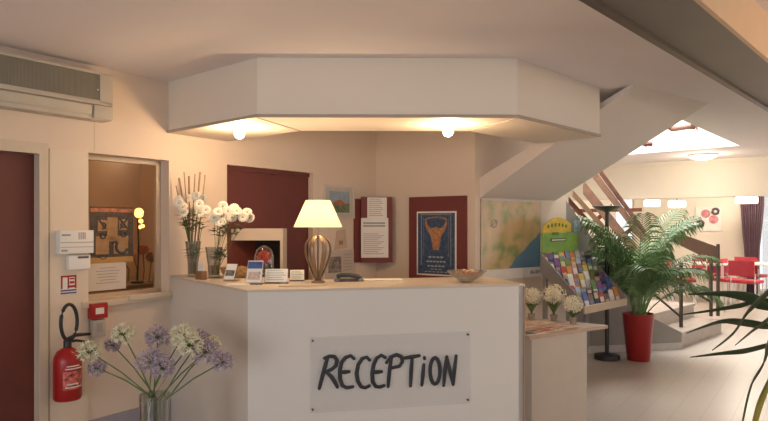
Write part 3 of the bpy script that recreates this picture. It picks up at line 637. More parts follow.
# burgundy notice boards: one behind on the left wall, one on the back wall corner
s, w_, h_ = wallthing('burgundy_panel', 'narrow burgundy backing panel partly behind the notice board', 'panel', W1, 353.5, 365.5, (198, 200), (262, 262), .0)
MB().box((w_/2, -.012, h_/2), (w_, .024, h_)).build('board', BURGL, s)
s, w_, h_ = wallthing('notice_board', 'burgundy notice board with printed sheets in the corner behind the counter', 'notice board', Wall(W1.at(W1.hit(361), .05), Vector((.85, .10))), 361, 392.3, 197, 262.5, .0)
MB().box((w_/2, -.012, h_/2), (w_, .024, h_)).build('board', BURGL, s)
cx = w_/31.3; cz = h_/65.5
nb = s
def sheet(name, label, x0, x1, y0, y1, y, lines):
    loc = Matrix.Rotation(nb.rotation_euler.z, 4, 'Z') @ Vector(((x0-361)*cx, -y, (262.5-y1)*cz)); p = Vector(nb.location)+loc
    s = thing(name, label, 'notice', p, nb.rotation_euler.z); a, b = (x1-x0)*cx, (y1-y0)*cz
    MB().box((a/2, -.001, b/2), (a, .002, b)).build('sheet', PAPER, s)
    mb = MB()
    for f_, l_, wd in lines: mb.box((a*(.08+l_/2), -.0025, b*f_), (a*l_, .001, wd))
    mb.build('printed_lines', GREYINK, s)
sheet('paper_notice', 'upper white printed sheet pinned to the notice board', 367, 386.5, 197.5, 220, .025, [(.92-.09*k, .6+.2*((k*7) % 3)/3, .006) for k in range(9)])
sheet('paper_notice', 'lower larger white printed sheet pinned to the notice board', 360.8, 388, 218, 257.5, .030, [(.87, .8, .018), (.80, .8, .018)]+[(.60-.05*k, .55+.3*((k*5) % 3)/3, .006) for k in range(11)])
# calendar behind lamp and small card
s, w_, h_ = wallthing('wall_calendar', 'white sheet with a grey portrait on the wall right of the lamp', 'calendar', W1, 325, 355, (250, 250), (282, 281))
MB().box((w_/2, -.003, h_/2), (w_, .006, h_)).build('sheet', mat('calendar_paper', (.58, .5, .42), .7), s)
mb = MB(); mb.box((w_*.3, -.007, h_*.55), (w_*.42, .002, h_*.5)); mb.build('photo', mat('portrait_print', (.25, .2, .17), .6, var=.6, scale=30), s)
mb = MB()
for k in range(7): mb.box((w_*.72, -.007, h_*(.85-.1*k)), (w_*.28, .002, .006))
mb.build('printed_lines', GREYINK, s)
s, w_, h_ = wallthing('small_wall_card', 'small tan card pinned to the wall just right of the lampshade', 'card', W1, 334, 347, (229, 229), (250, 250))
MB().prism([(0, -.004, 0), (w_, -.004, .02), (w_*.85, -.004, h_), (w_*.2, -.004, h_*.9)], (0, .003, 0)).build('card', mat('card_tan', (.60, .45, .32), .7), s)
MB().box((w_*.5, -.006, h_*.35), (w_*.3, .002, h_*.2)).build('print', mat('card_red', (.4, .2, .12), .7), s)
# blue poster on its burgundy panel
s, w_, h_ = wallthing('framed_poster', 'blue ornamental poster with golden figure mounted on a burgundy panel', 'poster', W2, 410.5, 467.5, (197, 196), (282, 282))
MB().box((w_/2, -.015, h_/2), (w_, .03, h_), bev=.002).build('backing_board', BURGL, s)
ux = w_/57; uz = h_/86
X0, X1, Z0, Z1 = (419-410.5)*ux, (458.5-410.5)*ux, (282-275.5)*uz, (282-211)*uz
fx = lambda f: X0+(X1-X0)*f
fz = lambda f: Z0+(Z1-Z0)*f
MB().box(((X0+X1)/2, -.032, (Z0+Z1)/2), (X1-X0, .006, Z1-Z0)).build('white_border', PAPER, s)
MB().box(((X0+X1)/2, -.036, (Z0+Z1)/2), ((X1-X0)*.93, .004, (Z1-Z0)*.95)).build('blue_sheet', mat('poster_blue', (.045, .085, .16), .5, var=.4, scale=30), s)
GOLD = mat('poster_gold', (.42, .20, .09), .6, var=.35, scale=40)
mb = MB()
half = [(.0, .40), (.07, .40), (.10, .50), (.13, .62), (.22, .70), (.28, .80), (.26, .88), (.22, .80), (.14, .74), (.08, .74), (.0, .76)]
pts = [(fx(.5+a), -.040, fz(b)) for a, b in half]+[(fx(.5-a), -.040, fz(b)) for a, b in half[::-1][1:-1]]
mb.prism(pts, (0, .002, 0)); mb.tube([(fx(.5+.27*cos(a*pi/10)), -.039, fz(.86+.05*sin(a*pi/10))) for a in range(11)], .007, 6, flat=.4, axis=(0, 1, 0)); mb.build('golden_figure', GOLD, s)
mb = MB()
for x in (.13, .87): mb.box((fx(x), -.040, fz(.55)), (.010, .002, (Z1-Z0)*.78)); mb.box((fx(x+(.06 if x < .5 else -.06)), -.040, fz(.6)), (.004, .002, (Z1-Z0)*.6))
mb.box((fx(.5), -.040, fz(.955)), ((X1-X0)*.8, .002, .012))
mb.build('ornament_columns', mat('poster_pale_blue', (.22, .25, .27), .6, var=.3, scale=50), s)
mb = MB()
for f_, n_, l_ in ((.29, 4, .4), (.22, 6, .5), (.15, 5, .45), (.10, 3, .3), (.06, 6, .6)):
    for k in range(n_): mb.box((fx(.5-l_/2+l_*(k+.5)/n_), -.040, fz(f_)), ((X1-X0)*l_/n_*.7, .002, .014 if f_ > .1 else .007))
mb.build('poster_lettering', mat('poster_text', (.45, .47, .5), .6), s)
# map
def mapmat():
    m = mat('map_print', (.5, .4, .2), .55, var=.1, scale=5); nt = m.node_tree; N = nt.nodes; b = N['Principled BSDF']
    tc = N.new('ShaderNodeTexCoord'); sp = N.new('ShaderNodeSeparateXYZ'); nt.links.new(tc.outputs['Generated'], sp.inputs[0])
    n1 = N.new('ShaderNodeTexNoise'); n1.inputs['Scale'].default_value = 5; n1.inputs['Detail'].default_value = 8; nt.links.new(tc.outputs['Object'], n1.inputs['Vector'])
    r1 = N.new('ShaderNodeValToRGB'); e = r1.color_ramp.elements; e[0].position = .36; e[0].color = (.26, .30, .12, 1); e[1].position = .64; e[1].color = (.66, .46, .26, 1); k = e.new(.5); k.color = (.55, .42, .20, 1)
    nt.links.new(n1.outputs['Fac'], r1.inputs['Fac'])
    # sea: lower right, coast running diagonally
    ma = N.new('ShaderNodeMath'); ma.operation = 'MULTIPLY_ADD'; ma.inputs[1].default_value = -.95; ma.inputs[2].default_value = 1.0
    nt.links.new(sp.outputs['X'], ma.inputs[0])     # 1-.95x
    n2 = N.new('ShaderNodeMath'); n2.operation = 'MULTIPLY_ADD'; n2.inputs[1].default_value = .12; nt.links.new(n1.outputs['Fac'], n2.inputs[0]); nt.links.new(sp.outputs['Z'], n2.inputs[2])
    df = N.new('ShaderNodeMath'); df.operation = 'ADD'; nt.links.new(ma.outputs[0], df.inputs[0]); nt.links.new(n2.outputs[0], df.inputs[1])
    lt = N.new('ShaderNodeMath'); lt.operation = 'LESS_THAN'; lt.inputs[1].default_value = .66; nt.links.new(df.outputs[0], lt.inputs[0])
    mx = N.new('ShaderNodeMix'); mx.data_type = 'RGBA'; nt.links.new(lt.outputs[0], mx.inputs['Factor']); nt.links.new(r1.outputs['Color'], mx.inputs[6]); mx.inputs[7].default_value = (.13, .25, .36, 1)
    nt.links.new(mx.outputs[2], b.inputs['Base Color']); b.inputs['Roughness'].default_value = .3
    return m
s, w_, h_ = wallthing('wall_map', 'large relief map with a blue sea on the wall under the stairs', 'map', W3, 480, 540, (197.5, 202.5), (280, 277))
MB().box((w_/2, -.008, h_*.13/2), (w_, .010, h_*.13)).build('white_margin', PAPER, s)
MB().box((w_/2, -.008, h_*.565), (w_, .012, h_*.87)).build('printed_map', mapmat(), s)
mb = MB()
for c, z in (((w_/2, -.01, h_-.006), (w_, .02, .012)), ((.006, -.01, h_/2), (.012, .02, h_)), ((w_-.006, -.01, h_*.55), (.012, .02, h_*.9))): mb.box(c, z)
mb.build('edge_strip', WFR, s)
mb = MB()
for k in range(5): mb.box((w_*(.82+.035*k), -.0145, h_*.065), (.014, .002, .03+.01*(k % 2)))
mb.build('legend', INK, s)
mb = MB(); ring(mb, w_*.2, h_*.70, .04, .006, y=-.016); mb.tube([(w_*.14, -.016, h_*.66), (w_*.26, -.016, h_*.74)], .004, 6); mb.build('compass_mark', GREYINK, s)

# ------------------------------------------------------------------ things on the counter
def onc(px, py): return on_z(px, py, ZT)
p = onc(318, 282.5)
LP = thing('table_lamp', 'lit table lamp with cream cone shade and curved metal strip body on the counter', 'lamp', p); LS_ = p.y/F
hz = lambda y: (282.5-y)*LS_
MB().lathe([(.045, 0), (.045, .010), (.02, .016), (.012, .03)], n=24).build('base', BRASS, LP, True)
for k in range(6):
    a = 2*pi*k/6+.1; pr = [(.012, .015), (.030, .05), (.062, .13), (.082, .20), (.075, .26), (.045, .30), (.008, .315)]
    fine = []
    for k2 in range(len(pr)-1):
        q0_, q1_, q2_, q3_ = [Vector((x[0], 0, x[1])) for x in (pr[max(0, k2-1)], pr[k2], pr[k2+1], pr[min(len(pr)-1, k2+2)])]
        for u in range(4):
            t = u/4; v = .5*((2*q1_)+(q2_-q0_)*t+(2*q0_-5*q1_+4*q2_-q3_)*t*t+(3*q1_-q0_-3*q2_+q3_)*t**3); fine.append(Vector((v.x*cos(a), v.x*sin(a), v.z)))
    fine.append(Vector((pr[-1][0]*cos(a), pr[-1][0]*sin(a), pr[-1][1])))
    mb = MB(); n_ = len(fine); mb.tube(fine, [.010+.009*sin(pi*m_/(n_-1)) for m_ in range(n_)], 8, flat=.4, axis=(cos(a), sin(a), .001)); mb.build('strip', BRASS, LP, True)
MB().tube([(0, 0, .01), (0, 0, hz(228)+.02)], .006, 10).build('stem', BRASS, LP, True)
SHADE = bpy.data.materials.new('lamp_shade_fabric'); SHADE.use_nodes = True
nt = SHADE.node_tree; N = nt.nodes; N.clear(); oo = N.new('ShaderNodeOutputMaterial'); d_ = N.new('ShaderNodeBsdfDiffuse'); t_ = N.new('ShaderNodeBsdfTranslucent'); mx = N.new('ShaderNodeMixShader'); em = N.new('ShaderNodeEmission'); ad = N.new('ShaderNodeAddShader')
ns = N.new('ShaderNodeTexNoise'); ns.inputs['Scale'].default_value = 60; rp = N.new('ShaderNodeValToRGB'); rp.color_ramp.elements[0].color = (.85, .74, .55, 1); rp.color_ramp.elements[1].color = (.95, .86, .68, 1); nt.links.new(ns.outputs['Fac'], rp.inputs['Fac'])
nt.links.new(rp.outputs['Color'], d_.inputs['Color']); nt.links.new(rp.outputs['Color'], t_.inputs['Color']); mx.inputs['Fac'].default_value = .6
em.inputs['Color'].default_value = (1, .68, .33, 1); em.inputs['Strength'].default_value = 1.6
nt.links.new(d_.outputs[0], mx.inputs[1]); nt.links.new(t_.outputs[0], mx.inputs[2]); nt.links.new(mx.outputs[0], ad.inputs[0]); nt.links.new(em.outputs[0], ad.inputs[1]); nt.links.new(ad.outputs[0], oo.inputs['Surface'])
z0, z1 = hz(227), hz(200.5)
MB().lathe([(.160, z0), (.081, z1)], n=40, cap=False).build('lamp_shade', SHADE, LP, True, sol=.002)
BULB = mat('bulb_glow', (1, .9, .7), .5, emit=(1, .75, .45), es=6)
MB().ball((0, 0, (z0+z1)/2-.01), .028, 3).build('bulb', BULB, LP, True)
def light(kind, name, loc, power, col, size=.05, **kw):
    l = bpy.data.lights.new(name, kind); l.energy = power; l.color = col
    if kind in ('POINT', 'SPOT'): l.shadow_soft_size = size
    if kind == 'AREA': l.size = size
    for k, v in kw.items(): setattr(l, k, v)
    o = bpy.data.objects.new(name, l); C.objects.link(o); o.location = loc; return o
light('POINT', 'table_lamp_light', Vector(p)+Vector((0, 0, (z0+z1)/2+.035)), 22, (1, .70, .42), .03)

# daisies in two vases
DAISY = mat('daisy_petal', (.80, .76, .66), .6, var=.05); DCORE = mat('daisy_core', (.55, .5, .2), .7); DLEAF = mat('daisy_leaf', (.09, .14, .05), .6, var=.3, scale=20)
def daisy_proto(seed, name='white_daisy'):
    r_ = random.Random(seed)
    return r_
def vase(px, py, r, hh, label):
    q_ = onc(px, py); s = thing('glass_vase', label, 'vase', q_)
    mb = MB(); mb.lathe([(r*.7, 0), (r*.75, .01), (r*.8, hh*.4), (r*1.15, hh), (r*1.08, hh), (r*.73, hh*.4), (r*.66, .02)], n=24); mb.build('glass_body', GLV, s, True)
    mb = MB(); mb.lathe([(r*.64, .021), (r*.70, hh*.35), (r*.72, hh*.40)], n=24); mb.build('water', glass('water', col=(.85, .9, .82), refl=.05, tint=.9), s, True)
    return q_
def daisy(base, tip, face, label, group, seed, size=.038):
    s = thing('white_daisy', label, 'flower', base, 0, group); b = Vector((0, 0, 0)); t = Vector(tip)-Vector(base); fc = Vector(face).normalized()
    m_ = b.lerp(t, .55)+Vector((0, 0, .04)); st = MB(); st.tube([b, b.lerp(m_, .5), m_, t], [.002, .002, .0018, .0015], 6); st.build('stem', GREEN, s)
    mb = MB(); e1 = fc.cross(Vector((0, .1, 1))).normalized(); e2 = fc.cross(e1).normalized()
    for k in range(14):
        a = 2*pi*k/14; d = e1*cos(a)+e2*sin(a); sd = e2*cos(a)-e1*sin(a)
        mb.blade([t+d*.005, t+d*size*.6+fc*.006, t+d*size+fc*.002], [.004, .009, .005], side=sd)
    mb.build('petals', DAISY, s)
    mb = MB(); mb.ball(t+fc*.003, .008, 2, (1, 1, .8)); mb.build('flower_centre', DCORE, s)
    mb = MB(); rr = random.Random(seed)
    for k in range(9):
        f_ = rr.uniform(.35, .95); pp = b.lerp(m_, f_) if f_ < .6 else m_.lerp(t, f_-.5); a = rr.uniform(0, 6.3); d = Vector((cos(a), sin(a), .3))
        mb.blade([pp, pp+d*.035, pp+d*.065+Vector((0, 0, -.01))], [.003, .017, .002], fold=.2)
    mb.build('leaves', DLEAF, s)
v1 = vase(193, 276.5, .050, .26, 'tall glass vase nearest the wall on the counter, with reeds above it')
v2 = vase(214, 277.5, .055, .22, 'glass vase of white daisies on the counter, right of the reed one')
tips1 = [(178, 200), (183, 207), (187, 198), (191, 212), (196, 196), (199, 204), (203, 199), (206, 210), (184, 213), (199, 213), (179, 203)]
tips2 = [(218, 212), (223, 206), (228, 211), (221, 222), (232, 217), (237, 211), (243, 217), (250, 218), (214, 218), (227, 220), (234, 208), (247, 212), (224, 214)]
ords = ['first', 'second', 'third', 'fourth', 'fifth', 'sixth', 'seventh', 'eighth', 'ninth', 'tenth', 'eleventh', 'twelfth', 'thirteenth']
for j, (tips, v, nm, gg) in enumerate(((sorted(tips1), v1, 'left vase', 'daisies in the left vase'), (sorted(tips2), v2, 'right vase', 'daisies in the right vase'))):
    for i, (x, y) in enumerate(tips):
        Y = v.y+R.uniform(-.12, .06); tp = P(x, y, Y)
        a = 2*pi*i/len(tips); base = Vector(v)+Vector((.016*cos(a), .016*sin(a), .024))
        daisy(base, tp, (R.uniform(-.5, .5), -1, R.uniform(.2, .8)), 'white daisy, %s from the left in the %s on the counter' % (ords[i], nm), gg, 100*j+i)
for i in range(7):
    x, y = ((172, 206), (179, 178), (184, 172), (189, 176), (195, 174), (200, 172), (205, 175))[i]; tp = P(x, y, v1.y+.08-.02*(i % 3))
    if i == 0: tp = P(176, 186, v1.y+.05)
    base = Vector(v1)+Vector((.022*cos(i*.9+.3), .022*sin(i*.9+.3), .024))
    mb = MB(); t = tp-base; mb.tube([(0, 0, 0), t*.6, t], [.004, .0055, .007 if i % 2 else .004], 6)
    solo(mb, 'reed_stick', mat('reed_brown', (.30, .19, .09), .6, var=.25, scale=30), 'thin brown dried reed, %s from the left above the left vase' % ords[i], 'reed', base, 0, 'dried reeds in the left vase')
# little wooden box beside vases
q_ = onc(201, 279.5); s = thing('wooden_box', 'small brown wooden box with a pale card standing between the two vases', 'box', q_, -.6)
MB().box((0, 0, .03), (.07, .045, .06), bev=.003).build('body', mat('box_wood', (.22, .11, .05), .5), s, True)
MB().box((0, 0, .09), (.06, .004, .06)).build('card', PAPER, s)
# acrylic card holders
def holder(px, py, w_, h_, label, kind, rz):
    q_ = onc(px, py); s = thing('card_holder', label, 'card holder', q_, rz); TL = 24; M = Matrix.Rotation(radians(-TL), 4, 'X')
    MB().box((0, .02*h_/.1+.006, h_/2+.002), (w_, .004, h_), M=M).build('acrylic_back', ACR, s)
    MB().box((0, .035, .003), (w_, .08, .005)).build('foot', ACR, s)
    MB().box((0, .02*h_/.1, h_/2+.006), (w_*.94, .002, h_*.94), M=M).build('card', mat('white_card', (.88, .86, .80), .6, var=.01), s)
    sl = lambda f: (.02*h_/.1-.003+(f-.5)*h_*sin(radians(TL)), h_/2+.006+(f-.5)*h_*cos(radians(TL)))
    def pr(f, wf, hf, m, nm_, x=0): MB().box((x, *sl(f)), (w_*wf, .002, h_*hf), M=M).build(nm_, m, s)
    if kind == 'bw': pr(.42, .8, .34, mat('print_grey', (.15, .15, .14), .6, var=.6, scale=80), 'print')
    elif kind == 'blue':
        pr(.78, .88, .30, mat('print_blue', (.07, .12, .32), .5, var=.3, scale=40), 'blue_print'); pr(.32, .75, .34, mat('print_pinkish', (.62, .5, .45), .5, var=.25, scale=60), 'lower_print')
    else:
        mb = MB()
        for k in range(5): mb.box(((-.08+.04*(k % 3))*w_, *sl(.85-.16*k)), (w_*(.6+.1*(k % 3)), .0015, .004), M=M)
        mb.build('printed_lines', mat('pale_green_ink', (.45, .52, .48), .7), s)
holder(228.5, 281.5, .085, .118, 'tilted acrylic holder with black and white card near the vases', 'bw', -.35)
holder(253.5, 285, .105, .155, 'acrylic holder with blue-topped leaflet on the counter', 'blue', -.05)
holder(276, 284, .155, .095, 'wide white printed card in holder left of the lamp', 'w', .05)
holder(297, 281.5, .10, .075, 'smaller white printed card just left of the lamp base', 'w', .1)
# red flower ornament and baskets
q_ = onc(264, 276.8)
s = thing('red_flower_ornament', 'red flower in a clear dome standing on the counter behind the cards', 'ornament', q_)
MB().lathe([(.035, 0), (.035, .012), (.015, .018)], n=20).build('base', mat('ornament_dark', (.1, .07, .05), .5), s, True)
MB().lathe([(.062, .014), (.072, .06), (.072, .15), (.055, .20), (.025, .225), (.004, .232)], n=24).build('dome', GLT, s, True)
mb = MB(); flower_ball(mb, (0, 0, .145), .040, 40, .022, 5); mb.build('bloom', mat('scarlet_petal', (.55, .06, .025), .5, var=.3, scale=30), s)
MB().tube([(0, 0, .015), (0, 0, .13)], .003, 6).build('stem', GREEN, s)
q_ = onc(236, 277.5)
s = thing('wicker_basket', 'round tan wicker basket lying behind the tilted card on the counter', 'basket', q_, .2)
MB().lathe([(.05, 0), (.085, .03), (.10, .075), (.094, .075), (.078, .03), (.045, .008)], n=28, sx=1.15).build('basket_body', mat('wicker', (.42, .24, .10), .7, var=.35, scale=50, bump=.4), s, True)
q0 = q_
for k, (dx, dy, r_, c_) in enumerate(((-.035, 0, .036, (.55, .3, .15)), (.04, .01, .034, (.5, .33, .14)))):
    solo(MB().ball((0, 0, r_), r_, 3, (1, 1, .95)), 'fruit', mat('fruit_%d' % k, c_, .5, var=.2), ('rosy' if k == 0 else 'golden')+' round fruit in the wicker basket', 'fruit', Vector(q0)+Vector((dx, dy, .018)), 0, None, True)
# papers, stapler-like telephone, bowl
def paper(px, py, w_, d_, rz, label, m=PAPER, h=.004, name='paper_sheet', z=0):
    q_ = onc(px, py); s = solo(MB().box((0, 0, h/2), (w_, d_, h)), name, m, label, 'paper', Vector(q_)+Vector((0, 0, .0005+z)), rz)
paper(238, 285, .14, .09, .1, 'pale flyer lying flat in front of the acrylic holders', h=.006)
paper(383, 281, .26, .12, .12, 'cream sheets lying flat right of the telephone handset', h=.012, m=mat('cream_paper', (.74, .66, .54), .7))
paper(303, 286.3, .30, .04, .15, 'thin tan folder lying before the lamp', h=.006, m=mat('tan_card', (.62, .5, .34), .7))
q_ = onc(349, 281.5); s = thing('telephone_handset', 'dark grey telephone handset lying right of the lamp', 'telephone', q_, .12)
mb = MB(); mb.tube([(-.085, 0, .036), (-.05, 0, .046), (0, 0, .044), (.05, 0, .036), (.085, 0, .024)], [.020, .019, .017, .018, .016], 12, flat=.9); mb.build('body', mat('dark_plastic', (.05, .05, .055), .3), s, True)
MB().box((0, .0, .009), (.13, .05, .018), bev=.006).build('cradle', MATS['dark_plastic'], s, True)
mb = MB(); mb.lathe([(.022, .0), (.024, .012), (.018, .022)], (-.078, 0, 0), 16); mb.lathe([(.020, .0), (.022, .010), (.016, .02)], (.078, 0, 0), 16); mb.build('ear_cap', mat('mid_grey_plastic', (.2, .2, .2), .4), s, True)
q_ = onc(466.5, 282); s = thing('glass_bowl', 'shallow glass bowl of coloured sweets at the right end of the counter', 'bowl', q_)
mb = MB(); mb.lathe([(.04, 0), (.045, .008), (.09, .035), (.135, .075), (.130, .076), (.085, .040), (.04, .014)], n=36); mb.build('glass_body', GLV, s, True)
rs = random.Random(3)
cols = [(.55, .12, .06), (.6, .45, .3), (.45, .06, .05), (.62, .3, .12), (.5, .5, .25)]; nm = ['red', 'beige', 'dark red', 'orange', 'yellow-green']
for i in range(14):
    a = i*2.4; rd = .017*math.sqrt(i); zz = .024+rd*.45+(.018 if i % 3 == 0 and i < 9 else 0)
    solo(MB().ball((0, 0, .012), .016, 2, (1.3, .9, .75)), 'wrapped_sweet', mat('sweet_'+nm[i % 5].replace(' ', '_'), cols[i % 5], .3, var=.3), nm[i % 5]+' wrapped sweet in the glass bowl', 'sweet', Vector(q_)+Vector((rd*cos(a), rd*sin(a), zz)), a, 'sweets in the glass bowl', True)

# cabinet with beige frame and dark inside behind the counter
kk = W1.at(W1.hit(262), .42)
kp = Vector((-1.10, 5.35)) 
s = thing('beige_cabinet', 'beige-framed open cabinet with dark inside standing before the burgundy door', 'cabinet', (kp.x, kp.y, 0), .02)
cw, ch, cd = .49, 1.47, .24
BG = mat('beige_laminate', (.66, .55, .42), .5, var=.02)
MB().box((0, 0, .54), (cw, cd, 1.08), bev=.003).build('body', BG, s)
mb = MB(); mb.box((0, 0, ch-.05), (cw, cd, .10)); mb.box((-cw/2+.012, 0, 1.22), (.024, cd, .3)); mb.box((cw/2-.012, 0, 1.22), (.024, cd, .3)); mb.build('frame', BG, s)
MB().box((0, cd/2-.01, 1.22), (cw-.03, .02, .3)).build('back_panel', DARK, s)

# ------------------------------------------------------------------ agapanthus vase in the foreground
vx = Vector((-1.22, 3.30, 0))
s = thing('tall_glass_vase', 'tall clear glass floor vase holding agapanthus in front of the counter', 'vase', vx)
vh = .60
MB().lathe([(.075, 0), (.078, .02), (.072, vh*.5), (.080, vh), (.075, vh), (.067, vh*.5), (.070, .03)], n=32).build('glass_body', GLV, s, True)
MB().lathe([(.066, .032), (.063, vh*.45), (.066, vh*.62)], n=32).build('water', MATS['water'], s, True)
AGB = mat('lilac_petal', (.45, .38, .46), .6, var=.15, scale=30); AGW = mat('white_petal', (.74, .72, .52), .6, var=.12, scale=30)
heads = [(90, 352, 'w', 13), (97, 368, 'b', 10), (113, 345, 'b', 9), (123, 334, 'w', 13), (158, 337, 'b', 14), (152, 362, 'b', 17), (163, 368, 'b', 13), (183, 336, 'w', 15), (190, 345, 'w', 15), (206, 352, 'b', 16), (200, 341, 'b', 13), (223, 362, 'b', 11), (212, 345, 'w', 10)]
wc = {'w': 'cream-white', 'b': 'lilac'}; hk = {}
for i, (x, y, c, r_) in enumerate(heads):
    Y = 3.30+[-.05, .1, .12, .0, .08, -.12, -.2, .05, -.12, -.05, .12, .02, .1][i]; tp = P(x, y, Y); rad = r_*Y/F
    a = 2*pi*i/len(heads); base = vx+Vector((.045*cos(a), .045*sin(a), .035)); hk[c] = hk.get(c, 0)+1
    f = thing('agapanthus', '%s agapanthus, %s %s bloom from the left in the tall floor vase' % (wc[c], ords[hk[c]-1], wc[c]), 'flower', base, 0, wc[c]+' agapanthus in the tall vase')
    t = tp-base; lip = Vector(((t.x)*.12+R.uniform(-.01, .01), t.y*.12, vh-.03-base.z))
    mb = MB(); n = 8; pts = [Vector((0, 0, 0)), lip*.55, lip, lip.lerp(t, .5)+Vector((0, 0, .015)), t]; mb.tube(pts, [.004, .004, .0042, .0038, .003], 7); mb.build('stem', GREEN, f, True)
    mb = MB(); rr = random.Random(40+i); pd = MB()
    for k in range(34):
        z = 1-1.75*(k+.5)/34; az = k*2.39996; sn = math.sqrt(max(0, 1-z*z)); d = Vector((sn*cos(az), sn*sin(az), z)).normalized(); Lh = rad*rr.uniform(.8, 1.05)
        q_ = t+d*Lh*.55; pd.tube([t, q_], .0012, 4)
        e1 = d.cross(Vector((.2, .3, 1))).normalized(); e2 = d.cross(e1).normalized(); a_ = rr.uniform(0, 6)
        for u in range(6):
            th = a_+u*pi/3; dd = e1*cos(th)+e2*sin(th); sd = e2*cos(th)-e1*sin(th)
            mb.blade([q_, q_+d*Lh*.30+dd*Lh*.10, q_+d*Lh*.42+dd*Lh*.28], [.001, .0042, .001], side=sd)
    mb.build('bloom', AGW if c == 'w' else AGB, f); pd.build('flower_stalks', GREEN, f)

# ------------------------------------------------------------------ brochure rack
def rack():
    LW = Wall(P(584, 312, 5.9).xy, P(625, 302, 6.55).xy-P(584, 312, 5.9).xy)
    wd = (P(625, 302, 6.55).xy-P(584, 312, 5.9).xy).length
    zl = .66; org = (LW.p.x, LW.p.y, zl)
    # back edge of the rack: against the wall, up and to the left
    s = thing('brochure_rack', 'sloping brochure display rack with yellow and green header against the stair wall', 'display rack', org, LW.rz)
    dep = .46; rise = .50
    n = 6; n_ = 6
    pl = mat('rack_grey', (.24, .22, .22), .5, var=.05); wood = mat('rack_lip_wood', (.50, .37, .25), .5)
    for x in (-.012, wd):
        mb = MB(); mb.prism([(x, 0, -.02), (x, dep, rise-.14), (x, dep, rise+.06), (x, 0, .10)], (.012, 0, 0)); mb.build('side_panel', pl, s)
    for i in range(n):
        y0_ = dep*i/n; z0_ = rise*i/n
        mb = MB(); mb.box((wd/2, y0_+dep/n/2, z0_-.005), (wd, dep/n, .01)); mb.box((wd/2, y0_+.004, z0_+.02), (wd, .008, .05)); x = mb.build('shelf', pl if i else wood, s)
    mb = MB(); mb.box((wd/2, -.008, .03), (wd+.03, .016, .075), bev=.003); mb.build('front_lip', wood, s)
    for x in (.03, wd-.03): MB().box((x, dep-.03, (rise-zl-.1)/2), (.04, .04, rise+zl-.1)).build('support_post', pl, s)
    # header
    hd = .50
    yb = dep+.0
    gz = rise+.06
    mb = MB(); mb.box((wd*.42, yb, gz+.10), (wd*.80, .012, .20)); hb = mb.build('header_board', mat('header_green', (.20, .36, .06), .5, var=.15, scale=12), s)
    pts = [(wd*.04, yb-.006, gz+.19), (wd*.66, yb-.006, gz+.21)]+[(wd*(.66-.62*k/10), yb-.006, gz+.235+.11*sin(pi*(k+1)/12)+.03*(1-k/10)) for k in range(11)]
    mb = MB(); mb.prism(pts, (0, .012, 0)); ya = mb.build('header_arch', mat('header_yellow', (.70, .48, .04), .5, var=.15, scale=12), s)
    for k in range(6): MB().box((wd*(.14+.08*k), yb-.010, gz+.265+.018*sin(k*.6)), (.025, .004, .035)).build('header_letter', mat('header_green_ink', (.1, .2, .04), .6), s)
    MB().box((wd*.3, yb-.010, gz+.19), (.12, .004, .03)).build('header_word', MATS['header_green_ink'], s)
    mb = MB(); mb.box((wd*.36, yb-.010, gz+.125), (wd*.34, .004, .03)); mb.build('header_plate', INK, s)
    mb = MB(); mb.box((wd*.36, yb-.013, gz+.125), (wd*.30, .002, .010)); mb.build('header_print', PAPER, s)
    mb = MB(); mb.box((wd*.80, yb-.004, gz+.27), (.14, .01, .13)); mb.build('logo_card', mat('logo_blue_grey', (.2, .3, .33), .5, var=.5, scale=30), s)
    names = [('white', (.72, .70, .66)), ('red', (.42, .06, .05)), ('blue', (.08, .13, .34)), ('orange', (.6, .24, .06)), ('grey', (.3, .3, .32)), ('purple', (.22, .09, .25)), ('pale blue', (.36, .45, .56)), ('brown', (.22, .12, .08)), ('green', (.15, .26, .1)), ('pink', (.58, .3, .33)), ('dark navy', (.04, .05, .1)), ('yellow', (.6, .45, .12))]
    rot = Matrix.Rotation(LW.rz, 4, 'Z'); rr = random.Random(21)
    rows = ['bottom', 'second', 'third', 'fourth', 'fifth', 'top']
    for i in range(n):
        cnt = 8
        for k in range(cnt):
            cn, cc = names[(rr.randrange(12) if i else [7, 2, 7, 10, 1, 7, 0, 3][k])]
            bw = wd/cnt*.86; bh = rr.uniform(.12, .20)
            loc = Vector(org)+rot @ Vector((wd*(k+.5)/cnt, dep*i/n+.045, rise*i/n+.0015))
            b = thing('brochure', '%s brochure, %s from the left in the %s row of the rack' % (cn, ords[k], rows[i]), 'brochure', loc, LW.rz, 'brochures in the display rack')
            M = Matrix.Rotation(radians(-16), 4, 'X')
            MB().box((0, .02, bh/2), (bw, .008, bh), M=M).build('cover', mat('brochure_'+cn.replace(' ', '_'), cc, .45, var=.25, scale=30), b)
            mb = MB(); c2_ = names[rr.randrange(12)][1]; zf = rr.uniform(.3, .75); dz_ = (zf-.5)*bh
            mb.box((0, .02-.0045+dz_*sin(radians(16)), bh/2+dz_*cos(radians(16))), (bw*.8, .002, bh*rr.uniform(.18, .4)), M=M); mb.build('cover_print', mat('cover_print_%d' % rr.randrange(5), [(.7, .65, .6), (.1, .1, .12), (.5, .12, .08), (.15, .25, .45), (.6, .5, .3)][rr.randrange(5)], .5), b)
rack()

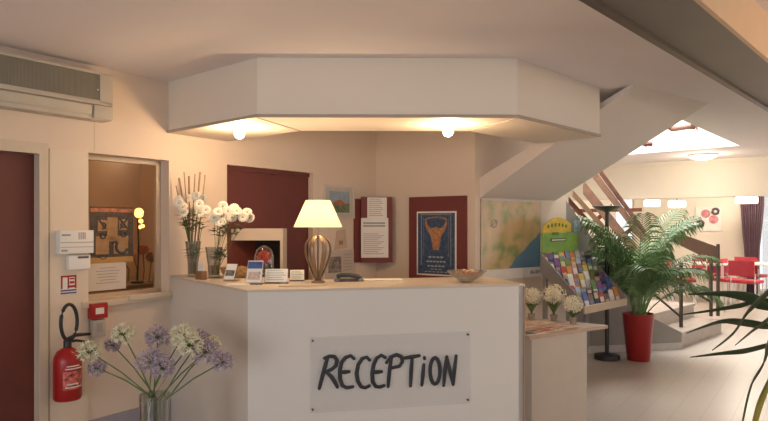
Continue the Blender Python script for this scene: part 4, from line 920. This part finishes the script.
# ------------------------------------------------------------------ floor lamp
p = on_z(607, 359, 0.0)
s = thing('floor_lamp', 'black uplighter floor lamp with dish top left of the palm', 'floor lamp', p)
MB().lathe([(.135, 0), (.14, .015), (.135, .05), (.05, .065), (.02, .075)], n=32).build('base', BLACK, s, True)
MB().tube([(0, 0, .06), (0, 0, 1.66)], .022, 12).build('pole', BLACK, s, True)
MB().lathe([(.02, 1.64), (.06, 1.655), (.12, 1.68), (.16, 1.71), (.155, 1.712), (.11, 1.69), (.03, 1.67)], n=36).build('dish_shade', mat('dish_grey', (.06, .055, .05), .35), s, True)

# ------------------------------------------------------------------ palm
def palm():
    b = on_z(640, 357, 0); b.y = max(b.y, 6.9)
    b = Vector((2.83, 6.90, 0))
    s = thing('potted_palm', 'bushy green areca palm in a tall tapering red pot before the stairs', 'potted palm', b)
    MB().lathe([(.115, 0), (.12, .005), (.165, .49), (.17, .52), (.155, .52), (.15, .47)], n=4 if False else 32).build('pot', REDP, s, True)
    MB().lathe([(.01, .46), (.152, .465), (.01, .475)], n=24).build('soil', SOIL, s)
    for j in range(32):
        rr = random.Random(500+j); az = j*2.39996+rr.uniform(-.2, .2); el = rr.uniform(.6, 1.35) if j % 3 else rr.uniform(1.15, 1.5)
        Ln = rr.uniform(.85, 1.15)*(1.27 if el > 1.15 else 1)
        if cos(az) < -.25: Ln *= .74; el = max(el, 1.2)
        if sin(az) < -.6: el = rr.uniform(.95, 1.4); Ln *= .8
        if cos(az) > .35: Ln *= .80 if el > 1.15 else .72; el = min(el, 1.0) if j % 2 else el
        if sin(az) > .3: Ln *= .85; el = max(el, 1.15)
        if j >= 26:                      # the newest fronds stand nearly upright
            az = (.5, 2.9, 4.4, 5.6, 3.6, .0)[j-26]; el = 1.42-.03*(j % 3); Ln = (1.22, 1.12, 1.15, 1.05, 1.0, 1.12)[j-26]
        p0 = Vector((.05*cos(az), .05*sin(az), .47)); n = 14; pts = []; hd = Vector((cos(az), sin(az), 0))
        p_ = p0.copy(); ang = min(1.5, el+.25)
        for k in range(n+1):
            pts.append(p_.copy()); p_ += (hd*cos(ang)+Vector((0, 0, sin(ang))))*Ln*1.18/n; ang -= (.078+.07*(1.45-el))*(.3+k/n*1.6)
        if any((s.location+q_).to_2d().dot(W3.n) < (W3.p.dot(W3.n)+.0) and False for q_ in pts): continue
        mb = MB(); mb.tube(pts, [.007*(1-.8*k/n)+.001 for k in range(n+1)], 6)
        side0 = Vector((-sin(az), cos(az), 0))
        m = 24
        for k in range(m):
            f_ = .30+.68*k/(m-1); x = f_*n; i0 = min(n-1, int(x)); q_ = pts[i0].lerp(pts[i0+1], x-i0); t_ = (pts[i0+1]-pts[i0]).normalized()
            ll = (.30*sin(pi*min(1, (f_-.18)/.82)*.92)+.05)*rr.uniform(.85, 1.1)
            for sg in (-1, 1):
                up = side0.cross(t_)*sg; sd = (side0*sg*.8+t_*.75+Vector((0, 0, .18))).normalized()
                a1 = q_+sd*ll*.45; a2 = q_+sd*ll*.8+Vector((0, 0, -.07*ll/.3)); a3 = q_+sd*ll+Vector((0, 0, -.18*ll/.3))
                mb.blade([q_, a1, a2, a3], [.003, .009, .007, .001], side=t_.cross(Vector((0, 0, 1)))*0+t_, fold=.35)
        mb.build('frond', LEAFM, s)
palm()

# ------------------------------------------------------------------ strap-leaved plant in the right foreground
def dracaena():
    b = Vector((1.52, 2.05, 0))
    s = thing('strap_leaf_plant', 'tall plant with long dark strap leaves reaching in from the right edge', 'potted plant', b)
    MB().lathe([(.14, 0), (.19, .33), (.20, .36), (.18, .36), (.17, .30)], n=32).build('pot', mat('brown_pot', (.2, .12, .08), .5), s, True)
    MB().lathe([(.01, .30), (.172, .305), (.01, .31)], n=24).build('soil', SOIL, s)
    MB().tube([(0, 0, .30), (.01, 0, .7), (-.02, 0, 1.10), (-.01, 0, 1.30)], [.03, .026, .022, .018], 10).build('trunk', mat('bark', (.2, .15, .1), .8, bump=.3), s, True)
    def leaf(px, w, m=LEAFD, z=1.15, Ys=(2.05, 1.95)):
        n = len(px); mb = MB(); o_ = Vector((0, 0, z)); pts = [Vector((0, 0, z))]
        for k, (x, y) in enumerate(px): pts.append(P(x, y, Ys[0]+(Ys[1]-Ys[0])*(k+1)/n)-b)
        # smooth
        fine = []
        for k in range(len(pts)-1):
            p0, p1, p2, p3 = pts[max(0, k-1)], pts[k], pts[k+1], pts[min(len(pts)-1, k+2)]
            for u in range(4):
                t = u/4; fine.append(.5*((2*p1)+(p2-p0)*t+(2*p0-5*p1+4*p2-p3)*t*t+(3*p1-p0-3*p2+p3)*t**3))
        fine.append(pts[-1]); N_ = len(fine)
        ws = [w*1.5*(.5+.5*min(1, 3*k/N_))*max(.06, min(1, (N_-k)/(N_*.5))) for k in range(N_)]
        mb.blade(fine, ws, side=Vector((0, -.6, 1)) if True else None, fold=.25); mb.build('leaf', m, s, True, sol=.0015)
    leaf([(768, 306), (750, 297), (723, 293), (688, 294)], .012, z=1.22, Ys=(2.05, 1.9))
    leaf([(768, 300), (740, 305), (712, 310), (678, 315)], .007, z=1.2, Ys=(2.1, 2.2))
    leaf([(775, 326), (745, 322), (720, 321), (686, 333)], .009, z=1.17, Ys=(2.05, 1.85))
    leaf([(775, 343), (745, 350), (720, 353), (690, 357)], .008, z=1.15, Ys=(2.05, 2.0))
    leaf([(784, 275), (768, 290), (748, 309), (733, 332), (712, 350)], .013, z=1.30, Ys=(2.0, 1.8))
    leaf([(775, 335), (763, 362), (750, 385), (741, 425), (738, 450)], .011, z=1.15, Ys=(1.95, 1.75))
    leaf([(782, 345), (768, 378), (757, 402), (750, 432), (748, 460)], .040, LEAFY, z=1.05, Ys=(1.95, 1.7))
    leaf([(790, 300), (768, 318), (752, 330), (735, 345)], .009, z=1.22, Ys=(2.0, 1.9))
    leaf([(800, 240), (790, 200), (792, 160)], .012, z=1.3, Ys=(2.1, 2.3))
    leaf([(850, 300), (880, 310), (910, 350)], .012, z=1.25, Ys=(2.1, 2.3))
    leaf([(860, 260), (900, 240), (950, 270)], .012, z=1.3, Ys=(2.0, 2.1))
dracaena()

# ------------------------------------------------------------------ dining room
RC = mat('red_fabric', (.42, .03, .05), .6, var=.1); CH = mat('chrome_white', (.75, .72, .70), .3)
def chair():
    c = thing('dining_chair', '', 'chair', (0, 0, 0))
    MB().box((0, 0, .45), (.44, .42, .06), bev=.015).build('seat', RC, c, True)
    mb = MB(); n = 8
    for k in range(n): a0, a1 = -.55+1.1*k/n, -.55+1.1*(k+1)/n; mb.prism([(.42*sin(a0), .62-.42*cos(a0)-.0, .56), (.42*sin(a1), .62-.42*cos(a1), .56), (.42*sin(a1), .62-.42*cos(a1), .84), (.42*sin(a0), .62-.42*cos(a0), .84)], (0, .03, 0))
    bmesh.ops.translate(mb.bm, verts=mb.bm.verts, vec=(0, 0, 0)); mb.build('backrest', RC, c)
    for x in (-1, 1):
        for y in (-1, 1): MB().tube([(.2*x, .18*y, .43), (.21*x, .2*y, 0)], .014, 8).build('leg', CH, c)
        MB().tube([(.2*x, .2, .44), (.21*x, .21, .60)], .012, 8).build('back_post', CH, c)
    return c
cp = chair()
def table(px, Y, label, wd=1.1):
    q_ = P(px, HY, Y); s = thing('dining_table', label, 'table', (q_.x, q_.y, 0), W2.rz)
    MB().box((0, 0, .735), (wd, .8, .03), bev=.004).build('tabletop', WHITE, s)
    for x in (-1, 1):
        for y in (-1, 1): MB().box((x*(wd/2-.06), y*.34, .36), (.045, .045, .72)).build('leg', CH, s)
    return s
table(765, 12.2, 'white dining table with red chairs by the curtain'); table(697, 12.4, 'white dining table behind the stair banister and palm')
spots = [(728, 11.9, .2, 'red dining chair with its back to the stairs, left of the white table'), (752, 12.9, W2.rz+pi*.9, 'red dining chair between the white table and the curtain'), (747, 11.55, W2.rz+2.9, 'red dining chair in front of the white table by the curtain'),
         (711, 13.2, .5, 'red dining chair against the far wall under the fruit picture'), (683, 11.9, 1.2, 'red dining chair at the white table behind the palm')]
for i, (px, Y, rz, lb) in enumerate(spots):
    c = cp if i == 0 else copy_tree(cp); q_ = P(px, HY, Y); c.location = (q_.x, q_.y, 0); c.rotation_euler = (0, 0, rz); c['label'] = lb; c['group'] = 'red chairs in the dining room'
# fruit canvas
s, w_, h_ = wallthing('fruit_canvas', 'white canvas with pink and dark fruit rounds on the dining room wall', 'picture', WF, 696, 721.5, (207, 207), (231, 231))
MB().box((w_/2, -.02, h_/2), (w_, .04, h_)).build('canvas', mat('canvas_white', (.85, .82, .75), .7), s)
def disc(mb, cx, cz, r, y=-.045, sx=1): mb.prism([(cx+r*sx*cos(a*pi/10), y, cz+r*sin(a*pi/10)) for a in range(20)], (0, .006, 0))
k_ = w_/25.5
for x, z in ((10, 7.5), (18, 14)):
    mb = MB(); disc(mb, x*k_, h_-z*k_, 4.8*k_); mb.build('pink_fruit', mat('pink_fruit', (.62, .24, .26), .6, var=.4, scale=14), s)
for x, z in ((20, 5), (5, 18.5)):
    mb = MB(); ring(mb, x*k_, h_-z*k_, 3*k_, .03, y=-.045); mb.build('dark_fruit', mat('dark_fruit', (.12, .08, .09), .6), s)
# curtain
def curtain():
    t0, t1 = WF.hit(741), WF.hit(765); mb = MB(); n = 60; Wd = t1-t0; q_ = WF.at(t0, .12)
    s = thing('window_curtain', 'mauve floor-length curtain gathered beside the bright dining room window', 'curtain', (q_.x, q_.y, 0), WF.rz)
    rows = []
    for z, f_ in ((2.3, 1), (1.9, .98), (1.4, .82), (1.0, .66), (.6, .6), (.03, .62)):
        rows.append([mb.bm.verts.new((Wd*(.0+f_*i/n)+(1-f_)*Wd*.45, .035*sin(i*1.1), z)) for i in range(n+1)])
    for a, b in zip(rows, rows[1:]):
        for i in range(n): mb.bm.faces.new((a[i], a[i+1], b[i+1], b[i]))
    mb.build('drape', mat('mauve_cloth', (.20, .12, .15), .8, var=.1), s, True, sol=.004)
    mb = MB(); mb.tube([(-.1, 0, 2.32), (Wd+2.6, 0, 2.32)], .015, 8); mb.build('rod', CH, s)
    mb = MB(); rows = []
    for z in (2.3, 1.2, .03): rows.append([mb.bm.verts.new((Wd*.9+2.0*i/n, .05+.02*sin(i*1.3), z)) for i in range(n+1)])
    for a, b in zip(rows, rows[1:]):
        for i in range(n): mb.bm.faces.new((a[i], a[i+1], b[i+1], b[i]))
    x = mb.build('sheer_panel', glass('sheer_cloth', col=(1, .97, .92), refl=.0, tint=.7, rough=1), s, True)
curtain()
# flat pendant lamps under the bulkhead
GLOW = mat('pendant_glow', (1, .95, .85), .5, emit=(1, .9, .75), es=6.0)
for i, (px, py, wpx, lb) in enumerate(((652, 203, 15, 'left of the three flat white pendant lamps, above the palm'), (677, 204, 16, 'flat white pendant lamp above the brown banister panel'), (746.5, 200, 20, 'flat white pendant lamp in front of the mauve curtain'))):
    q_ = P(px, py, 12.3); r_ = wpx/2*12.3/F
    s = thing('pendant_lamp', lb, 'pendant lamp', (q_.x, q_.y, q_.z-.07), 0, 'flat pendant lamps in the dining room')
    MB().lathe([(r_*.93, 0), (r_, .02), (r_, .11), (r_*.93, .13)], n=32).build('drum_shade', GLOW, s, True)
    MB().tube([(0, 0, .12), (0, 0, ZC-q_.z+.07)], .006, 6).build('cord', BLACK, s)
# ceiling lamp beyond the light shaft
q_ = on_z(703, 156.5, 2.56) if False else P(703, 156, (ZC-.03-H)*F/(HY-156.5)); q_.z = ZC
s = thing('ceiling_lamp', 'round glowing ceiling lamp next to the bright ceiling opening', 'ceiling lamp', q_)
MB().lathe([(.21, -.002), (.21, -.02), (.20, -.022)], n=32).build('base_ring', WHITE, s, True)
MB().lathe([(.195, -.02), (.18, -.045), (.12, -.07), (.04, -.08), (.005, -.081)], n=32).build('glass_dome', mat('dome_glow', (1, .93, .8), .5, emit=(1, .88, .68), es=6.0), s, True)
light('POINT', 'ceiling_lamp_light', (q_.x, q_.y, ZC-.16), 40, (1, .82, .62), .15)

# spots in the soffit
for i, (px, py, lb) in enumerate(((239.5, 127, 'left bright recessed spotlight in the soffit underside'), (448, 124.5, 'right bright recessed spotlight in the soffit underside'))):
    Y = (ZS-H)*F/(HY-py); q_ = Vector(((px-384)/F*Y, Y, ZS))
    s = thing('recessed_spotlight', lb, 'spotlight', q_, 0, 'spotlights over the reception desk')
    MB().lathe([(.055, 0), (.055, -.006), (.042, -.008), (.040, 0)], n=28).build('trim_ring', CH, s, True)
    MB().lathe([(.028, -.001), (.036, -.018), (.038, -.05), (.028, -.072), (.008, -.083)], n=24).build('bulb', mat('spot_glow', (1, .9, .7), .5, emit=(1, .85, .62), es=26), s, True)
    light('POINT', 'spotlight_light', q_+Vector((0, 0, -.13)), 26, (1, .65, .37), .04)

# unseen ceiling lamp added behind the viewpoint as fill for the lobby
s = thing('ceiling_lamp', 'round ceiling lamp added unseen behind the viewpoint as lobby fill', 'ceiling lamp', (1.5, -.9, ZC))
MB().lathe([(.20, -.002), (.20, -.02), (.18, -.05), (.10, -.08), (.005, -.085)], n=32).build('glass_dome', MATS['dome_glow'], s, True)
light('POINT', 'lobby_light', (1.5, -.9, ZC-.16), 10, (1, .82, .64), .15)
s = thing('pendant_lamp', 'round lobby pendant lamp hanging right of the beam', 'pendant lamp', (3.3, 2.1, 1.98))
MB().ball((0, 0, 0), .13, 3).build('glass_globe', MATS['dome_glow'], s, True)
MB().tube([(0, 0, .12), (0, 0, ZC-1.98)], .006, 6).build('cord', BLACK, s)
light('POINT', 'lobby_light', (3.12, 2.28, 1.98), 60, (1, .62, .33), .08)
light('POINT', 'dining_light', tuple(ab(13.5, -1.2))+(2.4,), 190, (1, .88, .72), .2)
light('POINT', 'dining_light', tuple(ab(13.3, .8))+(2.4,), 190, (1, .85, .65), .2)
q_ = W1.at(W1.hit(130)+.3, -1.0); light('POINT', 'office_light', (q_.x, q_.y, 2.44), 44, (1, .70, .42), .08)
def winlight(W, t0, t1, z0, z1, power, col):
    l = bpy.data.lights.new('daylight', 'AREA'); l.shape = 'RECTANGLE'; l.size = t1-t0; l.size_y = z1-z0; l.energy = power; l.color = col
    o = bpy.data.objects.new('daylight', l); C.objects.link(o); q_ = W.at((t0+t1)/2, -.16); o.location = (q_.x, q_.y, (z0+z1)/2)
    o.rotation_euler = (Vector((-W.n.x, -W.n.y, 0))*-1).to_track_quat('-Z', 'Z').to_euler()
for a, b, pw in ((.8, 3.8, 120), (5, 8, 90), (9, 12, 45), (13, 16, 30)): winlight(RW, a, b, .6, 2.3, pw, (.97, .98, 1))
for a, b in ((1.2, 4.2), (5, 8)): winlight(WN, a, b, .5, 2.3, 185, (.95, .96, 1))  # added fill from the unseen windows behind the viewpoint
winlight(WF, fw0, fw1, .05, 2.2, 60, (1, .98, .95))
l = light('AREA', 'skylight_daylight', (cen.x, cen.y, ZC+1.42), 110, (1, .98, .96), 1.8); l.data.energy = 330

# ------------------------------------------------------------------ details that belong to a part go one level deeper
DEEP = {'printed_lines': ('sheet', 'card', 'cylinder'), 'cover_print': ('cover',), 'printed_picture': ('cover',), 'soil': ('pot',), 'flower_centre': ('petals',), 'flower_stalks': ('bloom',),
        'groove': ('case',), 'vent_slots': ('case',), 'display': ('case',), 'break_glass': ('case',), 'slot': ('case',), 'label': ('case', 'cylinder'), 'red_print': ('sticker',), 'blue_print': ('sticker', 'card'),
        'lower_print': ('card',), 'print': ('card',), 'bulb': ('lamp_shade',), 'hose': ('valve',), 'handle': ('valve',), 'top_band': ('sheet',), 'pale_patches': ('sheet',), 'black_signs': ('sheet',), 'photo': ('sheet',),
        'ear_cap': ('body',), 'pink_fruit': ('canvas',), 'dark_fruit': ('canvas',), 'header_letter': ('header_arch',), 'header_word': ('header_arch',), 'header_plate': ('header_board',), 'header_print': ('header_board',),
        'sky': ('picture',), 'field': ('picture',), 'red_roofed_house': ('picture',), 'golden_figure': ('blue_sheet',), 'ornament_columns': ('blue_sheet',), 'poster_lettering': ('blue_sheet',),
        'legend': ('white_margin',), 'compass_mark': ('printed_map',), 'filter': ('housing',), 'indicator_light': ('front_frame',)}
base = lambda o: o.name.split('.')[0]
for top in [o for o in C.objects if o.type == 'EMPTY' and o.parent is None]:
    kids = list(top.children)
    if len(kids) < 3: continue
    for ch in kids:
        for want in DEEP.get(base(ch), ()):
            hit_ = [x for x in kids if base(x) == want and x is not ch]
            if hit_: ch.parent = hit_[0]; break

# ------------------------------------------------------------------ world, camera
wd = bpy.data.worlds.new('world'); bpy.context.scene.world = wd; wd.use_nodes = True
wd.node_tree.nodes['Background'].inputs[0].default_value = (.93, .96, 1, 1); wd.node_tree.nodes['Background'].inputs[1].default_value = 2.5
cam = bpy.data.cameras.new('camera'); co = bpy.data.objects.new('camera', cam); C.objects.link(co); co.location = (0, 0, H); co.rotation_euler = (pi/2, 0, 0)
cam.sensor_width = 36; cam.lens = F/768*36; cam.shift_y = (HY-210.5)/768; cam.clip_start = .05
sc = bpy.context.scene; sc.camera = co
sc.view_settings.view_transform = 'Standard'; sc.view_settings.look = 'None'; sc.view_settings.gamma = 1; sc.view_settings.exposure = -0.88; sc.view_settings.use_curve_mapping = False
